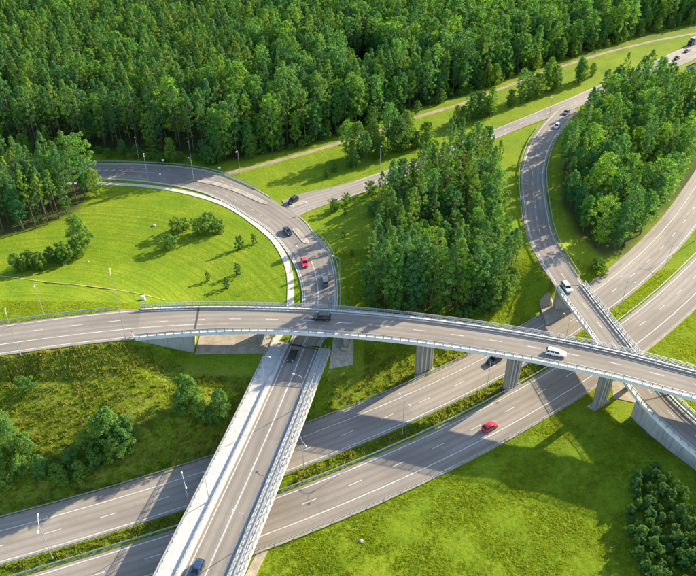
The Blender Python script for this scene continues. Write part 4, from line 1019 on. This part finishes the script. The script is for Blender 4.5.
place = [(station(med, *at(49, 557)), 'leftmost double-arm lamp in the grass median at the bottom left'), (s0, 'double-arm lamp in the grass median just left of the white footway'), (S11, 'double-arm lamp in the grass median just right of the cross road bridge'), (S12, 'double-arm lamp in the grass median in front of the shadow of the overpass'),
         (S13, 'double-arm lamp in the grass median left of the middle overpass pier'), ((S13 + S15) / 2 + 1, 'double-arm lamp in the median behind the overpass, left of the ramp bridge'), (S15, 'double-arm lamp in the median just right of the ramp bridge'), (S15 + 26, 'double-arm lamp second from the ramp bridge in the right median'), (S15 + 52, 'double-arm lamp farthest up the grass median at right')]
for s, lb in place:
    p = pt(med, s); h = heading(med, s); lamp(p[0], p[1], float(H(p[0], p[1])), 11.0, (h + math.pi / 2, h - math.pi / 2), lb, 'double-arm lamps along the highway median')
def lamp_at(u, v, z, h, toward, label, group='single-arm street lamps', reach=1.6):
    x, y = at(u, v, z); tx, ty = at(*toward, z); lamp(x, y, z - .05, h, (math.atan2(ty - y, tx - x),), label, group, reach, .07)
lamp_at(44, 314.5, 12.85, 9.5, (48, 335), 'single-arm lamp behind the upper road near the left edge, on the meadow side')
lamp_at(21, 355.5, 12.85, 12, (18, 330), 'single-arm lamp on the near verge of the upper road at the far left')
lamp_at(126, 338.5, 12.85, 18.5, (124, 320), 'tallest single-arm lamp, on the near verge of the upper road')
lamp_at(139.5, 162, 7, 10, (141, 172), 'single-arm lamp on the outside of the loop, left of the far pair')
lamp_at(149, 183.5, 7, 10, (148, 172), 'single-arm lamp on the inside of the loop above the meadow')
lamp_at(192, 166, 7, 10, (190, 178), 'single-arm lamp on the outside of the loop against the forest shade')
lamp_at(194, 181.5, 7, 8, (186, 176), 'shorter lamp at the left tip of the long traffic island')
lamp_at(240, 174, 7, 9, (232, 186), 'single-arm lamp where the dirt trail meets the loop')
lamp_at(340, 285, 7, 9, (322, 282), 'single-arm lamp on the right of the cross road by the grove')
lamp_at(380, 168, 7, 9, (384, 178), 'single-arm lamp beside the side road below the belt of trees')
lamp_at(549, 118, 7, 9, (544, 124), 'single-arm lamp at the nose where the ramp leaves the side road')
lamp_at(291, 272, 7, 8, (305, 270), 'single-arm lamp between footpath and cross road by the red car')
for s, o, lb in ((26, 5.0, 'lamp on the right edge of the cross road bridge, nearest the bottom edge'), (62, 5.0, 'lamp on the right edge of the cross road bridge close to the overpass'), (33, -5.4, 'lamp beside the bridge footway, lower of the two'), (66, -5.4, 'lamp beside the bridge footway, upper of the two')):
    q = pt(offset(BR, o), s); h = heading(BR, s); lamp(q[0], q[1], 7.15, 8.5, (h + (math.pi / 2 if o > 0 else -math.pi / 2),), lb, 'lamps on the cross road bridge', 1.6, .065)

# ------------------------------------------------------------------ cars
CARS = {  # length, width, height, hood height, hood end, windscreen top, roof end, tail start, tail height (fractions of length from the front)
    'hatch': (4.0, 1.74, 1.48, .92, .25, .42, .86, .985, 1.0), 'sedan': (4.6, 1.80, 1.44, .90, .27, .43, .74, .88, .98), 'suv': (4.6, 1.88, 1.72, 1.05, .26, .40, .90, .985, 1.12),
    'van': (4.6, 1.84, 1.85, 1.12, .19, .34, .95, .995, 1.20), 'estate': (4.7, 1.82, 1.52, .93, .26, .41, .91, .985, 1.0)}
_cm = {}
def car_meshes(kind, paint):
    if (kind, paint) in _cm: return _cm[(kind, paint)]
    L, W, Hh, hz, f1, f2, f3, f4, tz = CARS[kind]; X = lambda f: L / 2 - f * L; out = {}
    # lower body: sections along the car
    def zt(f):
        return float(np.interp(f, [0, .02, .06, f1, .45, f4, 1], [hz * .62, hz * .74, hz * .84, hz, hz + .03, tz, tz * .80]))
    def hw(f): return W / 2 * float(np.interp(f, [0, .03, .12, .5, .9, .98, 1], [.72, .86, .97, 1.0, .98, .90, .80]))
    fr = [0, .02, .06, .12, .19, .25, .33, .45, .6, .74, .82, .90, .96, 1.0]; mb = MB(); vs = []; k = 8
    for f in fr:
        z1 = zt(f); w = hw(f); zb = .30 if f in (0, 1.0) else .22
        vs += [(X(f), -w * .86, zb), (X(f), -w, .42), (X(f), -w * 1.0, z1 * .74), (X(f), -w * .90, z1), (X(f), w * .90, z1), (X(f), w, z1 * .74), (X(f), w, .42), (X(f), w * .86, zb)]
    fs = [(i * k + j, i * k + (j + 1) % k, (i + 1) * k + (j + 1) % k, (i + 1) * k + j) for i in range(len(fr) - 1) for j in range(k)]
    fs += [tuple(range(k)), tuple((len(fr) - 1) * k + j for j in range(k - 1, -1, -1))]
    mb.add(vs, fs); out['body'] = mb.mesh('body', paint)
    # greenhouse glass, then roof panel and pillars in body colour
    wb, wt = W / 2 * .89, W / 2 * .74; zb = hz - .02; tb = tz - .02
    mb = MB(); lo = [(X(f1), zb), (X(.62), (zb + tb) / 2), (X(f4), tb)]; hi = [(X(f2), Hh - .05), (X(.62), Hh - .03), (X(f3), Hh - .07)]
    vs = []
    for (x0, z0), (x1, z1) in zip(lo, hi): vs += [(x0, -wb, z0), (x1, -wt, z1), (x1, wt, z1), (x0, wb, z0)]
    mb.add(vs, [(0, 1, 2, 3)] + [(i * 4 + j, (i + 1) * 4 + j, (i + 1) * 4 + j + 1, i * 4 + j + 1) for i in range(2) for j in range(3)] + [(11, 10, 9, 8)]); out['windows'] = mb.mesh('windows', 'car_glass')
    mb = MB(); e = .03; vs = []
    for f, z in ((f2 - .015, Hh - .07), (f2 + .04, Hh - .005), (.62, Hh), (f3 - .03, Hh - .02), (f3 + .01, Hh - .09)):
        vs += [(X(f), -wt - e, z - .05), (X(f), -wt + .12, z), (X(f), wt - .12, z), (X(f), wt + e, z - .05)]
    mb.add(vs, [(i * 4 + j, (i + 1) * 4 + j, (i + 1) * 4 + j + 1, i * 4 + j + 1) for i in range(4) for j in range(3)])
    for sg in (-1, 1):
        for (fa, za, fb, zb2) in ((f1, zb, f2, Hh - .05), (.58, (zb + tb) / 2, .585, Hh - .04), (f4, tb, f3, Hh - .07), (.80, tb, .80, Hh - .05)):
            if fa == .80 and kind not in ('estate', 'van', 'suv'): continue
            a = (X(fa), sg * (wb + .01), za); b = (X(fb), sg * (wt + .015), zb2); mb.tube([a, b], .05, 4)
    out['roof'] = mb.mesh('roof', paint)
    mb = MB(); n = 14; vs = []; r = .33; 
    for y, q in ((-.11, .55), (-.11, .95), (-.08, 1.0), (.08, 1.0), (.11, .95), (.11, .55)):
        vs += [(math.cos(6.2832 * t / n) * r * q, y, math.sin(6.2832 * t / n) * r * q) for t in range(n)]
    mb.add(vs, [(j * n + t, j * n + (t + 1) % n, (j + 1) * n + (t + 1) % n, (j + 1) * n + t) for j in range(5) for t in range(n)]); out['tyre'] = mb.mesh('tyre', 'rubber')
    mb = MB(); vs = []
    for y in (-.10, .10): vs += [(0, y * 1.05, 0)] + [(math.cos(6.2832 * t / n) * r * .58, y, math.sin(6.2832 * t / n) * r * .58) for t in range(n)]
    mb.add(vs, [(b, b + 1 + t, b + 1 + (t + 1) % n) for b in (0, n + 1) for t in range(n)]); out['rim'] = mb.mesh('rim', 'rim')
    for nm, x, z, m in (('headlight', X(.035), hz * .70, 'headlight'), ('taillight', X(.985), tz * .72, 'taillight')):
        mb = MB(); mb.box((0, 0, 0), (.16, .34, .16), 0, 0, .8); out[nm] = mb.mesh(nm, m); out[nm + '_at'] = (x, z)
    mb = MB(); mb.box((0, 0, 0), (.12, .20, .13), 0, 0, .8); out['mirror'] = mb.mesh('mirror', paint)
    mb = MB(); mb.box((X(.004) - .02, 0, .40), (.06, W * .5, .16)); mb.box((X(.996) + .02, 0, .46), (.06, W * .45, .16)); out['bumper_trim'] = mb.mesh('bumper_trim', 'rubber')
    _cm[(kind, paint)] = out; return out
def car(kind, paint, x, y, z, rz, label, name='car', cat='car'):
    L, W, Hh, hz, f1, f2, f3, f4, tz = CARS[kind]; m = car_meshes(kind, paint); o = empty(name, (x, y, z + .015), rz); tag(o, label, cat, 'vehicles on the roads')
    link('body', m['body'], o); link('windows', m['windows'], o); link('roof', m['roof'], o); link('bumper_trim', m['bumper_trim'], o)
    for fx in (.19, .80):
        for sg in (-1, 1):
            t = link('wheel', m['tyre'], o, (L / 2 - fx * L, sg * (W / 2 - .12), .33)); link('rim', m['rim'], t)
    for nm in ('headlight', 'taillight'):
        xx, zz = m[nm + '_at']
        for sg in (-1, 1): link(nm, m[nm], o, (xx, sg * W * .34, zz))
    for sg in (-1, 1): link('mirror', m['mirror'], o, (L / 2 - (f1 + .05) * L, sg * (W / 2 + .06), hz + .08))
    return o
def car_on(kind, paint, u, v, z, c, flip, label, turn=0.0, **kw):
    x, y = at(u, v, z + .6); h = heading(c, station(c, x, y)) + (math.pi if flip else 0) + turn; car(kind, paint, x, y, z, h, label, **kw)
car_on('hatch', 'car_red', 490, 426.5, 0, HN, False, 'bright red hatchback on the near carriageway of the highway')
car_on('suv', 'car_navy', 494.5, 359.5, 0, HF, True, 'dark car on the far carriageway left of the middle overpass pier')
car_on('estate', 'car_white', 556, 352.5, 13, OV, False, 'white estate car on the overpass above the highway')
car_on('suv', 'car_black', 321.5, 317, 13, OV, True, 'black car on the overpass at the edge of the tree shadow')
car_on('sedan', 'car_black', 292.5, 355, 7, BR, True, 'black car on the cross road just emerging from under the overpass')
car_on('hatch', 'car_blue', 197, 569.5, 7, BR, True, 'dark blue car on the cross road bridge at the bottom edge')
car_on('suv', 'car_grey', 325, 281, 7, mainC, False, 'dark grey car in the right lane of the cross road beside the grove')
car_on('hatch', 'car_red', 304.5, 262.5, 7, mainC, True, 'red car on the cross road below the junction')
car_on('sedan', 'car_navy', 287.5, 231, 7, mainC, True, 'dark blue car on the cross road beside the small island')
car_on('suv', 'car_black', 293, 200.5, 7, sideC, True, 'black car turning out of the side road at the junction', .25)
car_on('estate', 'car_silver', 566.5, 287, 7, RP, False, 'silver car on the ramp bridge')
car_on('hatch', 'car_white', 557, 126, 7, RP, False, 'white car at the top of the curved ramp')
car_on('sedan', 'car_grey', 566.5, 112, 7, RP, False, 'dark grey car entering the top of the ramp')
car_on('sedan', 'car_black', 677, 58, 7, sideC, True, 'dark car near the top right, closest to the red-roofed house')
car_on('hatch', 'car_black', 687, 51, 7, sideC, True, 'dark car near the top right, between the other car and the lorry')
# lorry
x, y = at(693, 43.5, 7.5); h = heading(sideC, station(sideC, x, y)) + math.pi
o = empty('lorry', (x, y, 7.0), h); tag(o, 'dark box lorry in the top right corner of the picture', 'lorry', 'vehicles on the roads')
mb = MB(); mb.box((-1.3, 0, 2.2), (6.6, 2.5, 2.7)); mb.build('cargo_box', 'truck_grey', o)
mb = MB(); mb.box((3.15, 0, 1.65), (1.9, 2.35, 2.1), 0, 0, .9); cabn = mb.build('cab', 'car_navy', o)
mb = MB(); mb.box((4.03, 0, 2.05), (.2, 2.0, .8)); mb.build('windscreen', 'car_glass', cabn)
mb = MB(); mb.box((-.2, 0, .72), (8.2, 1.2, .25)); mb.build('chassis', 'rubber', o)
m = car_meshes('van', 'car_white')
for fx in (3.1, -2.6, -3.6):
    for sg in (-1, 1): t = link('wheel', m['tyre'], o, (fx, sg * 1.05, .48)); t.scale = (1.45,) * 3; link('rim', m['rim'], t)

# ------------------------------------------------------------------ small things
def sign(u, v, z, h, shape, label, rz=0.0, mat='white_paint'):
    x, y = at(u, v, z); o = empty('road_sign', (x, y, z), rz); tag(o, label, 'road sign', 'road signs')
    mb = MB(); mb.tube([(0, 0, -.3), (0, 0, h)], .05, 6); mb.build('pole', 'lamp_metal', o)
    mb = MB(); mb.box((0, -.06, h - .1), (shape[0], .04, shape[1])); mb.build('panel', mat, o)
sign(303.5, 240.5, 7.14, 1.1, (.5, .5), 'keep-side sign at the lower tip of the small island')
sign(306.5, 212.5, 7.0, 2.3, (.7, .7), 'sign on the corner of the junction by the grass wedge')
sign(164, 166.0, 7.0, 2.4, (.9, .7), 'sign on the outside of the loop against the forest shade')
sign(220, 173.0, 7.0, 2.2, (.8, .6), 'sign on the outside of the loop above the long island')
sign(161, 179.0, 7.0, 2.0, (.6, .6), 'sign beside the hatched area on the loop')
x, y, z = ground(143.5, 300)
o = empty('white_cabinet', (x, y, z)); tag(o, 'white marker cabinet on the meadow where the overpass railing begins', 'cabinet')
mb = MB(); mb.box((0, 0, .55), (.95, .6, 1.3)); mb.build('housing', 'white_paint', o); mb = MB(); mb.box((0, 0, 1.24), (1.1, .75, .1), 0, 0, .8); mb.build('lid', 'lamp_head', o); mb = MB(); mb.box((0, 0, 0), (1.1, .75, .3)); mb.build('plinth', 'concrete', o)
x, y = at(133, 336.5, 13); o = empty('verge_marker', (x, y, 12.9)); tag(o, 'short white post on the near verge where the overpass begins', 'post')
mb = MB(); mb.tube([(0, 0, -.3), (0, 0, 1.5)], [.16, .13], 8); mb.build('post_body', 'white_paint', o); mb = MB(); mb.tube([(0, 0, 1.51), (0, 0, 1.72)], [.14, .05], 8); mb.build('cap', 'rubber', o)
# red-roofed house beyond the trees at the right edge
x, y = at(699, 74, 6.6); z = float(H(x, y)); hr = .6
o = empty('house', (x, y, z), hr); tag(o, 'small house with red tiled roof half hidden by trees at the top right edge', 'house')
Wd, Dp, wh, rh = 11.0, 8.0, 3.2, 3.4
mb = MB(); mb.box((0, 0, wh / 2 - .3), (Wd, Dp, wh + .6)); mb.add([(-Wd / 2, -Dp / 2, wh), (-Wd / 2, Dp / 2, wh), (-Wd / 2, 0, wh + rh - .3), (Wd / 2, -Dp / 2, wh), (Wd / 2, Dp / 2, wh), (Wd / 2, 0, wh + rh - .3)], [(0, 2, 1), (3, 4, 5)]); mb.build('wall', 'plaster', o)
mb = MB(); e = .6
for sg in (-1, 1): mb.add([(-Wd / 2 - e, sg * (Dp / 2 + e), wh - .35), (Wd / 2 + e, sg * (Dp / 2 + e), wh - .35), (Wd / 2 + e, 0, wh + rh), (-Wd / 2 - e, 0, wh + rh), (-Wd / 2 - e, sg * (Dp / 2 + e), wh - .2), (Wd / 2 + e, sg * (Dp / 2 + e), wh - .2), (Wd / 2 + e, 0, wh + rh + .18), (-Wd / 2 - e, 0, wh + rh + .18)], [(0, 1, 2, 3), (4, 5, 6, 7), (0, 1, 5, 4), (1, 2, 6, 5), (3, 0, 4, 7)])
rf = mb.build('roof', 'roof_tile', o); mb = MB(); mb.box((2.4, .9, wh + rh), (.8, .8, 1.8)); mb.build('chimney', 'stone', rf)
for k in (-3.2, 0, 3.2): mb = MB(); mb.box((k, -Dp / 2 - .02, 1.6), (1.2, .1, 1.3)); w = mb.build('window', 'white_paint', o); mb = MB(); mb.box((k, -Dp / 2 - .06, 1.6), (1.0, .08, 1.1)); mb.build('pane', 'car_glass', w)
